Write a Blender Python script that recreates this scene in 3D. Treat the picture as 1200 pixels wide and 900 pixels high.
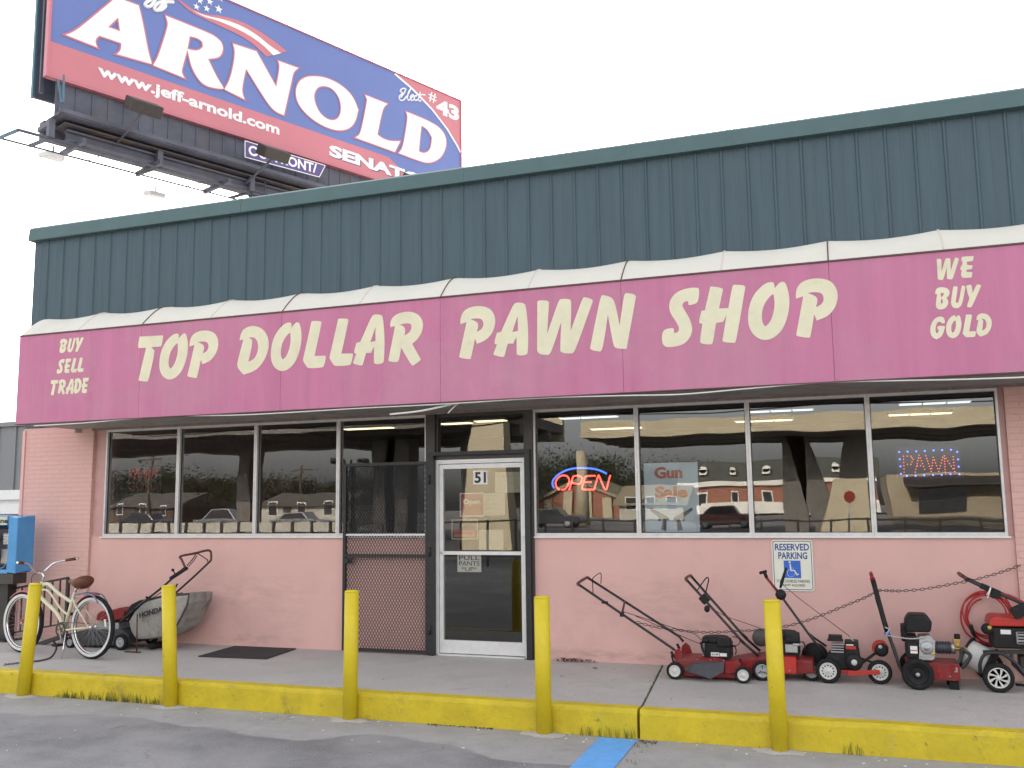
import bpy, bmesh, math, random
from mathutils import Vector, Matrix
R = math.radians
random.seed(7)
SC = bpy.context.scene
COL = SC.collection
for o in list(bpy.data.objects): bpy.data.objects.remove(o)

# ------------------------------------------------------------------ camera
F_PX, YAW, PITCH, ROLL = 1099.432, 0.3413, 0.1271, -0.0126
CAM = Vector((9.122, -9.795, 1.869))
_f = Vector((-math.sin(YAW)*math.cos(PITCH), math.cos(YAW)*math.cos(PITCH), math.sin(PITCH)))
_r0 = Vector((math.cos(YAW), math.sin(YAW), 0)); _u0 = _r0.cross(_f)
_r = _r0*math.cos(ROLL) + _u0*math.sin(ROLL); _u = -_r0*math.sin(ROLL) + _u0*math.cos(ROLL)
cd = bpy.data.cameras.new('camera'); co = bpy.data.objects.new('camera', cd); COL.objects.link(co)
M = Matrix((_r, _u, -_f)).transposed().to_4x4(); M.translation = CAM
co.matrix_world = M
cd.sensor_width = 36; cd.lens = F_PX/1200*36; cd.clip_end = 2000; cd.clip_start = .05
SC.camera = co

# ------------------------------------------------------------------ sky, sun, exposure
SUN_EL, SUN_AZ = R(27), R(-16)          # the sun stands low behind the shop, a little to its left
w = bpy.data.worlds.new('World'); SC.world = w; w.use_nodes = True
nt = w.node_tree; bg = nt.nodes['Background']
sky = nt.nodes.new('ShaderNodeTexSky'); sky.sky_type = 'NISHITA'; sky.sun_disc = False
sky.sun_elevation = SUN_EL; sky.sun_rotation = SUN_AZ
sky.air_density = 1.0; sky.dust_density = 3.5; sky.ozone_density = 1.0
hsv = nt.nodes.new('ShaderNodeHueSaturation'); hsv.inputs['Saturation'].default_value = .20
nt.links.new(sky.outputs[0], hsv.inputs['Color']); nt.links.new(hsv.outputs[0], bg.inputs['Color'])
bg.inputs['Strength'].default_value = 0.15
sd = bpy.data.lights.new('sun', 'SUN'); sd.energy = 3.4; sd.angle = R(.5); sd.color = (1, .88, .70)
so = bpy.data.objects.new('sun', sd); COL.objects.link(so)
sun_dir = Vector((math.sin(SUN_AZ)*math.cos(SUN_EL), math.cos(SUN_AZ)*math.cos(SUN_EL), math.sin(SUN_EL)))
so.rotation_euler = sun_dir.to_track_quat('Z', 'Y').to_euler(); so.location = (0, 30, 40)
SC.view_settings.view_transform = 'Standard'; SC.view_settings.look = 'None'
SC.view_settings.exposure = 1.93; SC.view_settings.gamma = 1; SC.view_settings.use_curve_mapping = False
SC.render.engine = 'CYCLES'
SC.cycles.max_bounces = 8; SC.cycles.transparent_max_bounces = 16

# ------------------------------------------------------------------ measuring
def ray(x, y): return _f + _r*((x-600)/F_PX) - _u*((y-450)/F_PX)
def at(x, y, Y):                       # where the photo's pixel meets the plane y = Y
    d = ray(x, y); return CAM + d*((Y-CAM.y)/d.y)
def atz(x, y, z):
    d = ray(x, y); return CAM + d*((z-CAM.z)/d.z)
def aton(x, y, P, n):
    d = ray(x, y); return CAM + d*((P-CAM).dot(n)/d.dot(n))

# ------------------------------------------------------------------ materials
MATS = {}
def lin(c):
    return tuple((v/12.92 if v <= .04045 else ((v+.055)/1.055)**2.4) for v in c)
def mat(name, col, rough=.6, metal=0, var=.12, scale=8, bump=0, bscale=60, spec=.5, emis=None, estr=1, coat=0, dirt=None, dscale=2.0, dlo=.55, dhi=.75, stretch=None):
    if name in MATS: return MATS[name]
    m = bpy.data.materials.new(name); m.use_nodes = True; MATS[name] = m
    t = m.node_tree; b = t.nodes['Principled BSDF']
    b.inputs['Roughness'].default_value = rough; b.inputs['Metallic'].default_value = metal
    b.inputs['Specular IOR Level'].default_value = spec
    if coat: b.inputs['Coat Weight'].default_value = coat; b.inputs['Coat Roughness'].default_value = .15
    tc = t.nodes.new('ShaderNodeTexCoord'); vec = tc.outputs['Object']
    if stretch:
        mp = t.nodes.new('ShaderNodeMapping'); mp.inputs['Scale'].default_value = stretch
        t.links.new(vec, mp.inputs[0]); svec = mp.outputs[0]
    else: svec = vec
    n = t.nodes.new('ShaderNodeTexNoise'); n.inputs['Scale'].default_value = scale; n.inputs['Detail'].default_value = 6; n.inputs['Roughness'].default_value = .65
    t.links.new(svec, n.inputs['Vector'])
    cr = t.nodes.new('ShaderNodeValToRGB')
    cr.color_ramp.elements[0].position = .3; cr.color_ramp.elements[1].position = .7
    cr.color_ramp.elements[0].color = (*[c*(1-var) for c in col], 1); cr.color_ramp.elements[1].color = (*[min(1, c*(1+var)) for c in col], 1)
    t.links.new(n.outputs['Fac'], cr.inputs[0]); out = cr.outputs[0]
    if dirt:
        n2 = t.nodes.new('ShaderNodeTexNoise'); n2.inputs['Scale'].default_value = dscale; n2.inputs['Detail'].default_value = 8; n2.inputs['Roughness'].default_value = .7
        t.links.new(vec, n2.inputs['Vector'])
        mr = t.nodes.new('ShaderNodeMapRange'); mr.inputs['From Min'].default_value = dlo; mr.inputs['From Max'].default_value = dhi
        t.links.new(n2.outputs['Fac'], mr.inputs['Value'])
        mx = t.nodes.new('ShaderNodeMix'); mx.data_type = 'RGBA'
        t.links.new(mr.outputs[0], mx.inputs['Factor']); t.links.new(out, mx.inputs['A']); mx.inputs['B'].default_value = (*dirt, 1); out = mx.outputs['Result']
    t.links.new(out, b.inputs['Base Color'])
    if bump:
        n3 = t.nodes.new('ShaderNodeTexNoise'); n3.inputs['Scale'].default_value = bscale; n3.inputs['Detail'].default_value = 5
        t.links.new(vec, n3.inputs['Vector'])
        bp = t.nodes.new('ShaderNodeBump'); bp.inputs['Strength'].default_value = bump; bp.inputs['Distance'].default_value = .01
        t.links.new(n3.outputs['Fac'], bp.inputs['Height']); t.links.new(bp.outputs[0], b.inputs['Normal'])
    if emis:
        b.inputs['Emission Color'].default_value = (*emis, 1); b.inputs['Emission Strength'].default_value = estr
    return m

def nodes_of(m): return m.node_tree, m.node_tree.nodes['Principled BSDF']

# ------------------------------------------------------------------ object bookkeeping
ORI = {}
def tag(o, label=None, cat=None, group=None, kind=None):
    if label: o['label'] = label
    if cat: o['category'] = cat
    if group: o['group'] = group
    if kind: o['kind'] = kind
    return o
def thing(name, loc, label, cat, group=None, rz=0):
    o = bpy.data.objects.new(name, None); COL.objects.link(o); o.empty_display_size = .2
    o.location = loc; o.rotation_euler.z = rz; ORI[o] = Vector(loc) if rz == 0 else None
    return tag(o, label, cat, group)
def copy_tree(o, parent=None):
    c = o.copy(); COL.objects.link(c)
    if parent is not None: c.parent = parent
    for ch in list(o.children): copy_tree(ch, c)
    return c

class MB:
    """collects shapes; build() links them as ONE mesh object"""
    def __init__(s): s.v = []; s.f = []; s.m = []; s.sm = []; s.k = 0; s.smooth = False
    def add(s, vs, fs, smooth=None):
        b = len(s.v); s.v += [Vector(v) for v in vs]
        for f in fs: s.f.append([i+b for i in f]); s.m.append(s.k); s.sm.append(s.smooth if smooth is None else smooth)
        return s
    def use(s, k): s.k = k; return s
    def box(s, a, b):
        x0, x1 = sorted((a[0], b[0])); y0, y1 = sorted((a[1], b[1])); z0, z1 = sorted((a[2], b[2]))
        vs = [(x, y, z) for x in (x0, x1) for y in (y0, y1) for z in (z0, z1)]
        return s.add(vs, [(0,1,3,2),(4,6,7,5),(0,4,5,1),(2,3,7,6),(0,2,6,4),(1,5,7,3)], False)
    def obox(s, c, u, v, n, su, sv, sn):       # oriented box, full sizes
        c = Vector(c); u = Vector(u).normalized()*su/2; v = Vector(v).normalized()*sv/2; n = Vector(n).normalized()*sn/2
        vs = [c+u*i+v*j+n*k for i in (-1,1) for j in (-1,1) for k in (-1,1)]
        return s.add(vs, [(0,1,3,2),(4,6,7,5),(0,4,5,1),(2,3,7,6),(0,2,6,4),(1,5,7,3)], False)
    def bar(s, a, b, w_, h_, up=(0,0,1)):
        a = Vector(a); b = Vector(b); d = (b-a); L = d.length; d.normalize(); up = Vector(up)
        if abs(d.dot(up)) > .97: up = Vector((0,1,0))
        sd_ = d.cross(up).normalized(); n = sd_.cross(d)
        return s.obox((a+b)/2, d, sd_, n, L, w_, h_)
    def tube(s, pts, r, seg=10, closed=False, cap=True, flat=1.0):
        pts = [Vector(p) for p in pts]; n = len(pts); rings = []
        rs = r if isinstance(r, (list, tuple)) else [r]*n
        prev = None; b = len(s.v)
        for i, p in enumerate(pts):
            if closed: d = pts[(i+1) % n]-pts[i-1]
            else: d = pts[min(i+1, n-1)]-pts[max(i-1, 0)]
            d.normalize()
            if prev is None:
                up = Vector((0,0,1)) if abs(d.z) < .9 else Vector((0,1,0))
                a_ = d.cross(up).normalized()
            else:
                a_ = (prev - d*prev.dot(d)).normalized()
            prev = a_; c_ = d.cross(a_)
            for k in range(seg):
                t = 2*math.pi*k/seg; s.v.append(p + a_*math.cos(t)*rs[i] + c_*math.sin(t)*rs[i]*flat)
        for i in range(n if closed else n-1):
            for k in range(seg):
                j = (i+1) % n
                s.f.append([b+i*seg+k, b+i*seg+(k+1) % seg, b+j*seg+(k+1) % seg, b+j*seg+k]); s.m.append(s.k); s.sm.append(True)
        if cap and not closed:
            s.f.append([b+k for k in range(seg)][::-1]); s.m.append(s.k); s.sm.append(False)
            s.f.append([b+(n-1)*seg+k for k in range(seg)]); s.m.append(s.k); s.sm.append(False)
        return s
    def cyl(s, a, b, r, seg=20, r2=None):
        return s.tube([a, b], [r, r if r2 is None else r2], seg)
    def lathe(s, c, axis, prof, seg=32, smooth=True, closed=False, caps=True):   # prof: (radius, along axis)
        c = Vector(c); ax = Vector(axis).normalized(); up = Vector((0,0,1)) if abs(ax.z) < .9 else Vector((1,0,0))
        a_ = ax.cross(up).normalized(); b_ = ax.cross(a_); b = len(s.v); n = len(prof)
        for (rr, t) in prof:
            for k in range(seg):
                q = 2*math.pi*k/seg; s.v.append(c + ax*t + (a_*math.cos(q)+b_*math.sin(q))*rr)
        for i in range(n if closed else n-1):
            j = (i+1) % n
            for k in range(seg):
                s.f.append([b+i*seg+k, b+i*seg+(k+1) % seg, b+j*seg+(k+1) % seg, b+j*seg+k]); s.m.append(s.k); s.sm.append(smooth)
        if not closed and caps:
            if prof[0][0] > 1e-4: s.f.append([b+k for k in range(seg)][::-1]); s.m.append(s.k); s.sm.append(False)
            if prof[-1][0] > 1e-4: s.f.append([b+(n-1)*seg+k for k in range(seg)]); s.m.append(s.k); s.sm.append(False)
        return s
    def prism(s, pts, d):                     # polygon in 3D swept by vector d
        pts = [Vector(p) for p in pts]; d = Vector(d); n = len(pts)
        vs = pts+[p+d for p in pts]
        fs = [list(range(n))[::-1], list(range(n, 2*n))]+[[i, (i+1) % n, n+(i+1) % n, n+i] for i in range(n)]
        return s.add(vs, fs, False)
    def ball(s, c, r, seg=14, rings=8, sc=(1,1,1)):
        c = Vector(c); vs = []; fs = []
        for i in range(rings+1):
            th = math.pi*i/rings
            for k in range(seg):
                ph = 2*math.pi*k/seg; vs.append(c+Vector((r*sc[0]*math.sin(th)*math.cos(ph), r*sc[1]*math.sin(th)*math.sin(ph), r*sc[2]*math.cos(th))))
        for i in range(rings):
            for k in range(seg): fs.append([i*seg+k, (i+1)*seg+k, (i+1)*seg+(k+1) % seg, i*seg+(k+1) % seg])
        return s.add(vs, fs, True)
    def build(s, name, mats, parent=None, bevel=0, bseg=2, label=None, fix=True):
        if not isinstance(mats, (list, tuple)): mats = [mats]
        me = bpy.data.meshes.new(name)
        o_ = Vector((0,0,0)) if parent is None else (ORI.get(parent) or Vector((0,0,0)))
        me.from_pydata([v-o_ for v in s.v], [], s.f)
        for m_ in mats: me.materials.append(m_)
        me.polygons.foreach_set('material_index', s.m); me.polygons.foreach_set('use_smooth', s.sm)
        if fix:
            bm = bmesh.new(); bm.from_mesh(me); bmesh.ops.recalc_face_normals(bm, faces=bm.faces)
            if bevel:
                es = [e for e in bm.edges if len(e.link_faces) == 2 and e.calc_face_angle(0) > R(35) and not (e.link_faces[0].smooth and e.link_faces[1].smooth)]
                L = min([e.calc_length() for e in es], default=0)
                if es: bmesh.ops.bevel(bm, geom=es, offset=bevel, offset_type='OFFSET', segments=bseg, profile=.5, affect='EDGES', clamp_overlap=True)
            bm.to_mesh(me); bm.free()
        me.update()
        o = bpy.data.objects.new(name, me); COL.objects.link(o)
        if parent is not None: o.parent = parent
        ORI[o] = o_
        if label: o['label'] = label
        return o

def struct(name, mb, m): return tag(mb.build(name, m), kind='structure')

# ------------------------------------------------------------------ flat lettering
def smooth_poly(p, sharp=50, it=2):
    p = [Vector(q) for q in p]
    S = [True]*len(p)
    for _ in range(it):
        n = len(p); out = []; 
        for i in range(n):
            a, b, c = p[i-1], p[i], p[(i+1) % n]
            d1 = (b-a); d2 = (c-b)
            ang = math.degrees(d1.angle(d2, 0)) if d1.length > 1e-9 and d2.length > 1e-9 else 0
            if ang > sharp: out.append(b)
            else: out.append(b*.75+a*.25); out.append(b*.75+c*.25)
        p = out
    return p
def poly_obj(name, polys, to3, n, thick, m, parent, sharp=50, it=2, inset=0.0):
    """polys: closed 2-D outlines (outer ones and holes); filled, given a thickness and mapped to 3-D by to3"""
    cu = bpy.data.curves.new('tmp', 'CURVE'); cu.dimensions = '2D'; cu.fill_mode = 'BOTH'; cu.offset = inset
    for pl in polys:
        q = smooth_poly([Vector((a, b)) for a, b in pl], sharp, it) if it else [Vector((a, b)) for a, b in pl]
        sp = cu.splines.new('POLY'); sp.points.add(len(q)-1); sp.use_cyclic_u = True
        for i, v in enumerate(q): sp.points[i].co = (v.x, v.y, 0, 1)
    cu.extrude = .5
    return curve_mesh(name, cu, to3, n, thick, m, parent)
def curve_mesh(name, cu, to3, n, thick, m, parent):
    t = bpy.data.objects.new('tmp', cu); COL.objects.link(t)
    dg = bpy.context.evaluated_depsgraph_get(); dg.update()
    me = bpy.data.meshes.new_from_object(t.evaluated_get(dg))
    bpy.data.objects.remove(t); bpy.data.curves.remove(cu)
    o_ = Vector((0,0,0)) if parent is None else (ORI.get(parent) or Vector((0,0,0)))
    n = Vector(n)
    for v in me.vertices: v.co = Vector(to3(v.co.x, v.co.y)) + n*thick*(v.co.z+.5) - o_
    bm = bmesh.new(); bm.from_mesh(me); bmesh.ops.recalc_face_normals(bm, faces=bm.faces); bm.to_mesh(me); bm.free()
    me.materials.clear(); me.materials.append(m); me.name = name
    o = bpy.data.objects.new(name, me); COL.objects.link(o)
    if parent is not None: o.parent = parent
    ORI[o] = o_
    return o
def text(name, body, org, u, v, wd, ht, m, parent, bold=.02, shear=0, thick=.002, align='FIT', space=1.0, n=None):
    """lettering whose box is wd x ht with its lower left corner at org"""
    cu = bpy.data.curves.new('txt', 'FONT'); cu.body = body; cu.size = 1; cu.offset = bold; cu.shear = shear; cu.extrude = .5; cu.space_character = space
    cu.resolution_u = 3
    t = bpy.data.objects.new('tmp', cu); COL.objects.link(t)
    dg = bpy.context.evaluated_depsgraph_get(); dg.update()
    me = bpy.data.meshes.new_from_object(t.evaluated_get(dg)); bpy.data.objects.remove(t); bpy.data.curves.remove(cu)
    xs = [q.co.x for q in me.vertices]; ys = [q.co.y for q in me.vertices]
    x0, x1, y0, y1 = min(xs), max(xs), min(ys), max(ys)
    org = Vector(org); u = Vector(u).normalized(); v = Vector(v).normalized(); n = Vector(n) if n else u.cross(v)
    o_ = Vector((0,0,0)) if parent is None else (ORI.get(parent) or Vector((0,0,0)))
    for q in me.vertices:
        q.co = org + u*((q.co.x-x0)/(x1-x0)*wd) + v*((q.co.y-y0)/(y1-y0)*ht) + n*(thick*(q.co.z+.5)) - o_
    me.materials.clear(); me.materials.append(m); me.name = name
    o = bpy.data.objects.new(name, me); COL.objects.link(o)
    if parent is not None: o.parent = parent
    ORI[o] = o_
    return o
def bez(pts, n=8):                          # Catmull-Rom through 3-D points
    P = [Vector(p) for p in pts]; P = [P[0]*2-P[1]]+P+[P[-1]*2-P[-2]]; out = []
    for i in range(1, len(P)-2):
        for k in range(n):
            t = k/n; a, b, c, d = P[i-1], P[i], P[i+1], P[i+2]
            out.append(.5*((2*b)+(c-a)*t+(2*a-5*b+4*c-d)*t*t+(3*b-a-3*c+d)*t**3))
    out.append(P[-2]); return out

# ------------------------------------------------------------------ palette
PINK = (.67, .405, .368)
m_stucco = mat('pink_stucco_paint', PINK, .75, var=.05, scale=1.5, bump=.25, bscale=90, dirt=(.45, .29, .26), dscale=1.1, dlo=.55, dhi=.95)
m_trim = mat('pink_trim_paint', (.52, .30, .28), .6, var=.08)
m_green = mat('green_metal_cladding', (.057, .092, .112), .5, var=.12, scale=3, stretch=(4, 4, .25), spec=.35, dirt=(.075, .10, .115), dscale=1.6, dlo=.56, dhi=.85)
m_cap = mat('green_metal_cap', (.070, .125, .130), .45, var=.06, scale=3, spec=.4)
m_sign = mat('magenta_sign_panel', (.50, .165, .285), .45, var=.10, scale=2.2, stretch=(2.5, 1, .22), spec=.35, dirt=(.48, .235, .30), dscale=.9, dlo=.45, dhi=.8)
m_cream = mat('cream_lettering', (.70, .66, .47), .5, var=.06, scale=5, dirt=(.52, .46, .36), dscale=4, dlo=.58, dhi=.85)
m_canvas = mat('white_canopy_fabric', (.63, .60, .53), .65, var=.04, scale=2, dirt=(.50, .48, .42), dscale=1.2, dlo=.55, dhi=.85)
m_brown = mat('brown_edge', (.10, .055, .04), .6)
m_soffit = mat('grey_soffit', (.26, .245, .23), .6, var=.2, scale=3, dirt=(.14, .11, .09), dscale=2.5, dlo=.5, dhi=.75)
m_alu = mat('aluminium', (.60, .585, .57), .42, metal=.35, var=.10, scale=12)
m_aluw = mat('pale_aluminium', (.68, .67, .66), .45, metal=.2, var=.08, scale=10)
m_black = mat('black_iron', (.016, .016, .018), .5, var=.3, scale=20)
m_dkbrown = mat('dark_bronze', (.045, .038, .034), .5, var=.2, scale=10)
m_yellow = mat('yellow_bollard_paint', (.64, .49, .012), .5, var=.10, scale=4, bump=.15, bscale=25, dirt=(.36, .25, .02), dscale=5, dlo=.6, dhi=.8)
m_kerb = mat('yellow_kerb_paint', (.58, .44, .013), .6, var=.14, scale=5, bump=.5, bscale=22, dirt=(.24, .17, .04), dscale=3.2, dlo=.55, dhi=.78)
m_conc = mat('sidewalk_concrete', (.47, .44, .41), .85, var=.13, scale=2.2, bump=.35, bscale=120, dirt=(.33, .31, .30), dscale=1.1, dlo=.5, dhi=.8)
m_bluep = mat('blue_line_paint', (.12, .37, .78), .7, var=.12, scale=10, dirt=(.25, .30, .38), dscale=9, dlo=.6, dhi=.72)
m_rubber = mat('tyre_rubber', (.017, .017, .018), .8, var=.25, scale=30, spec=.2, dirt=(.07, .062, .055), dscale=12, dlo=.58, dhi=.8)
m_bplas = mat('black_plastic', (.012, .012, .013), .58, var=.3, scale=15, dirt=(.05, .044, .038), dscale=12, dlo=.55, dhi=.78, spec=.28)
m_gplas = mat('grey_flap_plastic', (.045, .047, .055), .6, var=.2, scale=12)
m_red = mat('red_paint', (.24, .010, .014), .38, var=.2, scale=10, dirt=(.13, .045, .035), dscale=9, dlo=.46, dhi=.72, spec=.35)
m_ored = mat('bright_red_paint', (.45, .025, .016), .38, var=.15, scale=10, dirt=(.2, .05, .035), dscale=9, dlo=.55, dhi=.78)
m_wrim = mat('white_rim', (.56, .55, .52), .5, var=.08, scale=12, dirt=(.42, .40, .36), dscale=14, dlo=.6, dhi=.8)
m_grim = mat('grey_rim', (.36, .37, .39), .5, var=.1, scale=12)
m_steel = mat('steel', (.38, .38, .38), .35, metal=.8, var=.15, scale=20)
m_chrome = mat('chrome', (.75, .75, .76), .15, metal=1, var=.03)
m_brass = mat('brass', (.45, .30, .10), .35, metal=.8, var=.1)
m_cast = mat('cast_aluminium', (.42, .42, .42), .45, metal=.5, var=.15, scale=20)
m_hose = mat('red_hose', (.42, .018, .025), .4, var=.1)
m_handle = mat('black_handle_tube', (.02, .02, .022), .4, var=.2, scale=18)
m_rust = mat('rust_brown_tube', (.10, .035, .028), .5, var=.3, scale=20)
m_paper = mat('white_paper', (.74, .73, .70), .8, var=.03)
m_ink = mat('black_ink', (.02, .02, .02), .8)
m_bluei = mat('blue_ink', (.045, .08, .28), .6)
m_bluesq = mat('blue_square', (.03, .13, .52), .5)
m_signw = mat('white_sign_metal', (.72, .71, .60), .4, var=.06, scale=4)
m_redi = mat('red_ink', (.50, .10, .05), .6)

def add_stains(m, spots, col, amount=.5):
    t, b = nodes_of(m); L = b.inputs['Base Color'].links[0]; cur = L.from_socket
    tc = t.nodes.new('ShaderNodeTexCoord')
    n = t.nodes.new('ShaderNodeTexNoise'); n.inputs['Scale'].default_value = 7; n.inputs['Detail'].default_value = 8; n.inputs['Roughness'].default_value = .7; ms = t.nodes.new('ShaderNodeMapping'); ms.inputs['Scale'].default_value = (.45, 1, 1.7); t.links.new(tc.outputs['Object'], ms.inputs[0]); t.links.new(ms.outputs[0], n.inputs['Vector'])
    for (x, zc, rx, rz, am) in spots:
        mp = t.nodes.new('ShaderNodeMapping'); mp.vector_type = 'TEXTURE'; mp.inputs['Location'].default_value = (x, 0, zc); mp.inputs['Scale'].default_value = (rx, 5, rz); t.links.new(tc.outputs['Object'], mp.inputs[0])
        ln = t.nodes.new('ShaderNodeVectorMath'); ln.operation = 'LENGTH'; t.links.new(mp.outputs[0], ln.inputs[0])
        mr = t.nodes.new('ShaderNodeMapRange'); mr.interpolation_type = 'SMOOTHSTEP'; mr.inputs['From Min'].default_value = 1.0; mr.inputs['From Max'].default_value = .1; t.links.new(ln.outputs['Value'], mr.inputs['Value'])
        nr = t.nodes.new('ShaderNodeMapRange'); nr.inputs['From Min'].default_value = .42; nr.inputs['From Max'].default_value = .68; t.links.new(n.outputs['Fac'], nr.inputs['Value'])
        mu = t.nodes.new('ShaderNodeMath'); mu.operation = 'MULTIPLY'; t.links.new(mr.outputs[0], mu.inputs[0]); t.links.new(nr.outputs[0], mu.inputs[1])
        m2 = t.nodes.new('ShaderNodeMath'); m2.operation = 'MULTIPLY'; m2.inputs[1].default_value = am; t.links.new(mu.outputs[0], m2.inputs[0])
        mx = t.nodes.new('ShaderNodeMix'); mx.data_type = 'RGBA'; t.links.new(m2.outputs[0], mx.inputs['Factor']); t.links.new(cur, mx.inputs['A']); mx.inputs['B'].default_value = (*col, 1); cur = mx.outputs['Result']
    t.links.new(cur, b.inputs['Base Color'])
add_stains(m_stucco, [(-2.4, .86, 1.5, .30, .34), (-1.9, .55, .5, .30, .25), (2.55, .85, 1.1, .42, .30), (3.2, .55, 1.4, .3, .2), (-2.2, .30, .9, .11, .55), (2.2, .30, 1.2, .11, .55), (4.6, .33, 1.5, .2, .4), (-3.9, .5, .7, .4, .25)], (.25, .165, .15))
def add_speckle(m, items):
    t, b = nodes_of(m)
    for (sc_, lo, hi, col, am, det) in items:
        cur = b.inputs['Base Color'].links[0].from_socket
        tc = t.nodes.new('ShaderNodeTexCoord'); n = t.nodes.new('ShaderNodeTexNoise'); n.inputs['Scale'].default_value = sc_; n.inputs['Detail'].default_value = det; n.inputs['Roughness'].default_value = .65; t.links.new(tc.outputs['Object'], n.inputs['Vector'])
        mr = t.nodes.new('ShaderNodeMapRange'); mr.inputs['From Min'].default_value = lo; mr.inputs['From Max'].default_value = hi; t.links.new(n.outputs['Fac'], mr.inputs['Value'])
        m2 = t.nodes.new('ShaderNodeMath'); m2.operation = 'MULTIPLY'; m2.inputs[1].default_value = am; t.links.new(mr.outputs[0], m2.inputs[0])
        mx = t.nodes.new('ShaderNodeMix'); mx.data_type = 'RGBA'; t.links.new(m2.outputs[0], mx.inputs['Factor']); t.links.new(cur, mx.inputs['A']); mx.inputs['B'].default_value = (*col, 1)
        t.links.new(mx.outputs['Result'], b.inputs['Base Color'])
add_speckle(m_conc, [(45, .54, .68, (.27, .25, .24), .55, 4), (75, .56, .70, (.58, .55, .51), .45, 3), (5, .60, .72, (.29, .27, .26), .5, 8), (1.4, .62, .72, (.25, .235, .225), .45, 6)])
add_speckle(m_kerb, [(14, .62, .70, (.14, .11, .05), .6, 6), (4, .64, .72, (.33, .29, .17), .6, 7), (60, .62, .72, (.30, .22, .04), .5, 3)])
add_speckle(m_yellow, [(20, .66, .72, (.16, .10, .04), .7, 5), (3, .60, .75, (.52, .38, .03), .6, 6)])
add_speckle(m_red, [(40, .62, .70, (.30, .22, .17), .4, 4)])
add_speckle(m_sign, [(1.2, .58, .75, (.56, .25, .36), .4, 5), (30, .70, .76, (.30, .12, .18), .5, 3)])
def glass_mat():
    m = bpy.data.materials.new('tinted_glass'); m.use_nodes = True; t = m.node_tree
    for n in list(t.nodes): t.nodes.remove(n)
    out = t.nodes.new('ShaderNodeOutputMaterial'); tr = t.nodes.new('ShaderNodeBsdfTransparent'); gl = t.nodes.new('ShaderNodeBsdfGlossy')
    tr.inputs[0].default_value = (.84, .84, .82, 1); gl.inputs['Roughness'].default_value = .004
    lw = t.nodes.new('ShaderNodeFresnel'); lw.inputs['IOR'].default_value = 1.62
    ge = t.nodes.new('ShaderNodeNewGeometry'); iv = t.nodes.new('ShaderNodeMath'); iv.operation = 'SUBTRACT'; iv.inputs[0].default_value = 1
    t.links.new(ge.outputs['Backfacing'], iv.inputs[1])
    mu = t.nodes.new('ShaderNodeMath'); mu.operation = 'MULTIPLY'; t.links.new(lw.outputs[0], mu.inputs[0]); t.links.new(iv.outputs[0], mu.inputs[1])
    mu2 = t.nodes.new('ShaderNodeMath'); mu2.operation = 'MULTIPLY'; mu2.inputs[1].default_value = 2.3; t.links.new(mu.outputs[0], mu2.inputs[0])
    tc = t.nodes.new('ShaderNodeTexCoord'); n = t.nodes.new('ShaderNodeTexNoise'); n.inputs['Scale'].default_value = 1.4; n.inputs['Detail'].default_value = 1
    t.links.new(tc.outputs['Object'], n.inputs['Vector'])
    bp = t.nodes.new('ShaderNodeBump'); bp.inputs['Strength'].default_value = .07; bp.inputs['Distance'].default_value = .02
    t.links.new(n.outputs['Fac'], bp.inputs['Height']); t.links.new(bp.outputs[0], gl.inputs['Normal'])
    mx = t.nodes.new('ShaderNodeMixShader'); t.links.new(mu2.outputs[0], mx.inputs[0]); t.links.new(tr.outputs[0], mx.inputs[1]); t.links.new(gl.outputs[0], mx.inputs[2])
    t.links.new(mx.outputs[0], out.inputs[0]); return m
m_glass = glass_mat()

def brick_mat(name, c1, c2, mortar, sx=1.0, bump=.8, rough=.75, rowh=.075, mort=.009):
    m = mat(name, c1, rough); t, b = nodes_of(m)
    tc = t.nodes.new('ShaderNodeTexCoord'); sp = t.nodes.new('ShaderNodeSeparateXYZ'); cb = t.nodes.new('ShaderNodeCombineXYZ'); ad = t.nodes.new('ShaderNodeMath')
    t.links.new(tc.outputs['Object'], sp.inputs[0]); t.links.new(sp.outputs['X'], ad.inputs[0]); t.links.new(sp.outputs['Y'], ad.inputs[1])
    t.links.new(ad.outputs[0], cb.inputs['X']); t.links.new(sp.outputs['Z'], cb.inputs['Y'])
    br = t.nodes.new('ShaderNodeTexBrick'); t.links.new(cb.outputs[0], br.inputs['Vector'])
    br.inputs['Scale'].default_value = sx; br.inputs['Brick Width'].default_value = .215; br.inputs['Row Height'].default_value = rowh; br.inputs['Mortar Size'].default_value = mort
    br.inputs['Mortar Smooth'].default_value = .4
    br.inputs['Color1'].default_value = (*c1, 1); br.inputs['Color2'].default_value = (*c2, 1); br.inputs['Mortar'].default_value = (*mortar, 1)
    n = t.nodes.new('ShaderNodeTexNoise'); n.inputs['Scale'].default_value = 45; n.inputs['Detail'].default_value = 4; t.links.new(tc.outputs['Object'], n.inputs['Vector'])
    ma = t.nodes.new('ShaderNodeMath'); ma.operation = 'MULTIPLY_ADD'; ma.inputs[1].default_value = -1; t.links.new(br.outputs['Fac'], ma.inputs[0]); t.links.new(n.outputs['Fac'], ma.inputs[2])
    bp = t.nodes.new('ShaderNodeBump'); bp.inputs['Strength'].default_value = bump; bp.inputs['Distance'].default_value = .012
    t.links.new(ma.outputs[0], bp.inputs['Height']); t.links.new(bp.outputs[0], b.inputs['Normal'])
    t.links.new(br.outputs['Color'], b.inputs['Base Color']); return m
m_pbrick = brick_mat('pink_painted_brick', (.67, .405, .368), (.65, .395, .358), (.61, .365, .315), bump=.5, rowh=.06, mort=.006)

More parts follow.
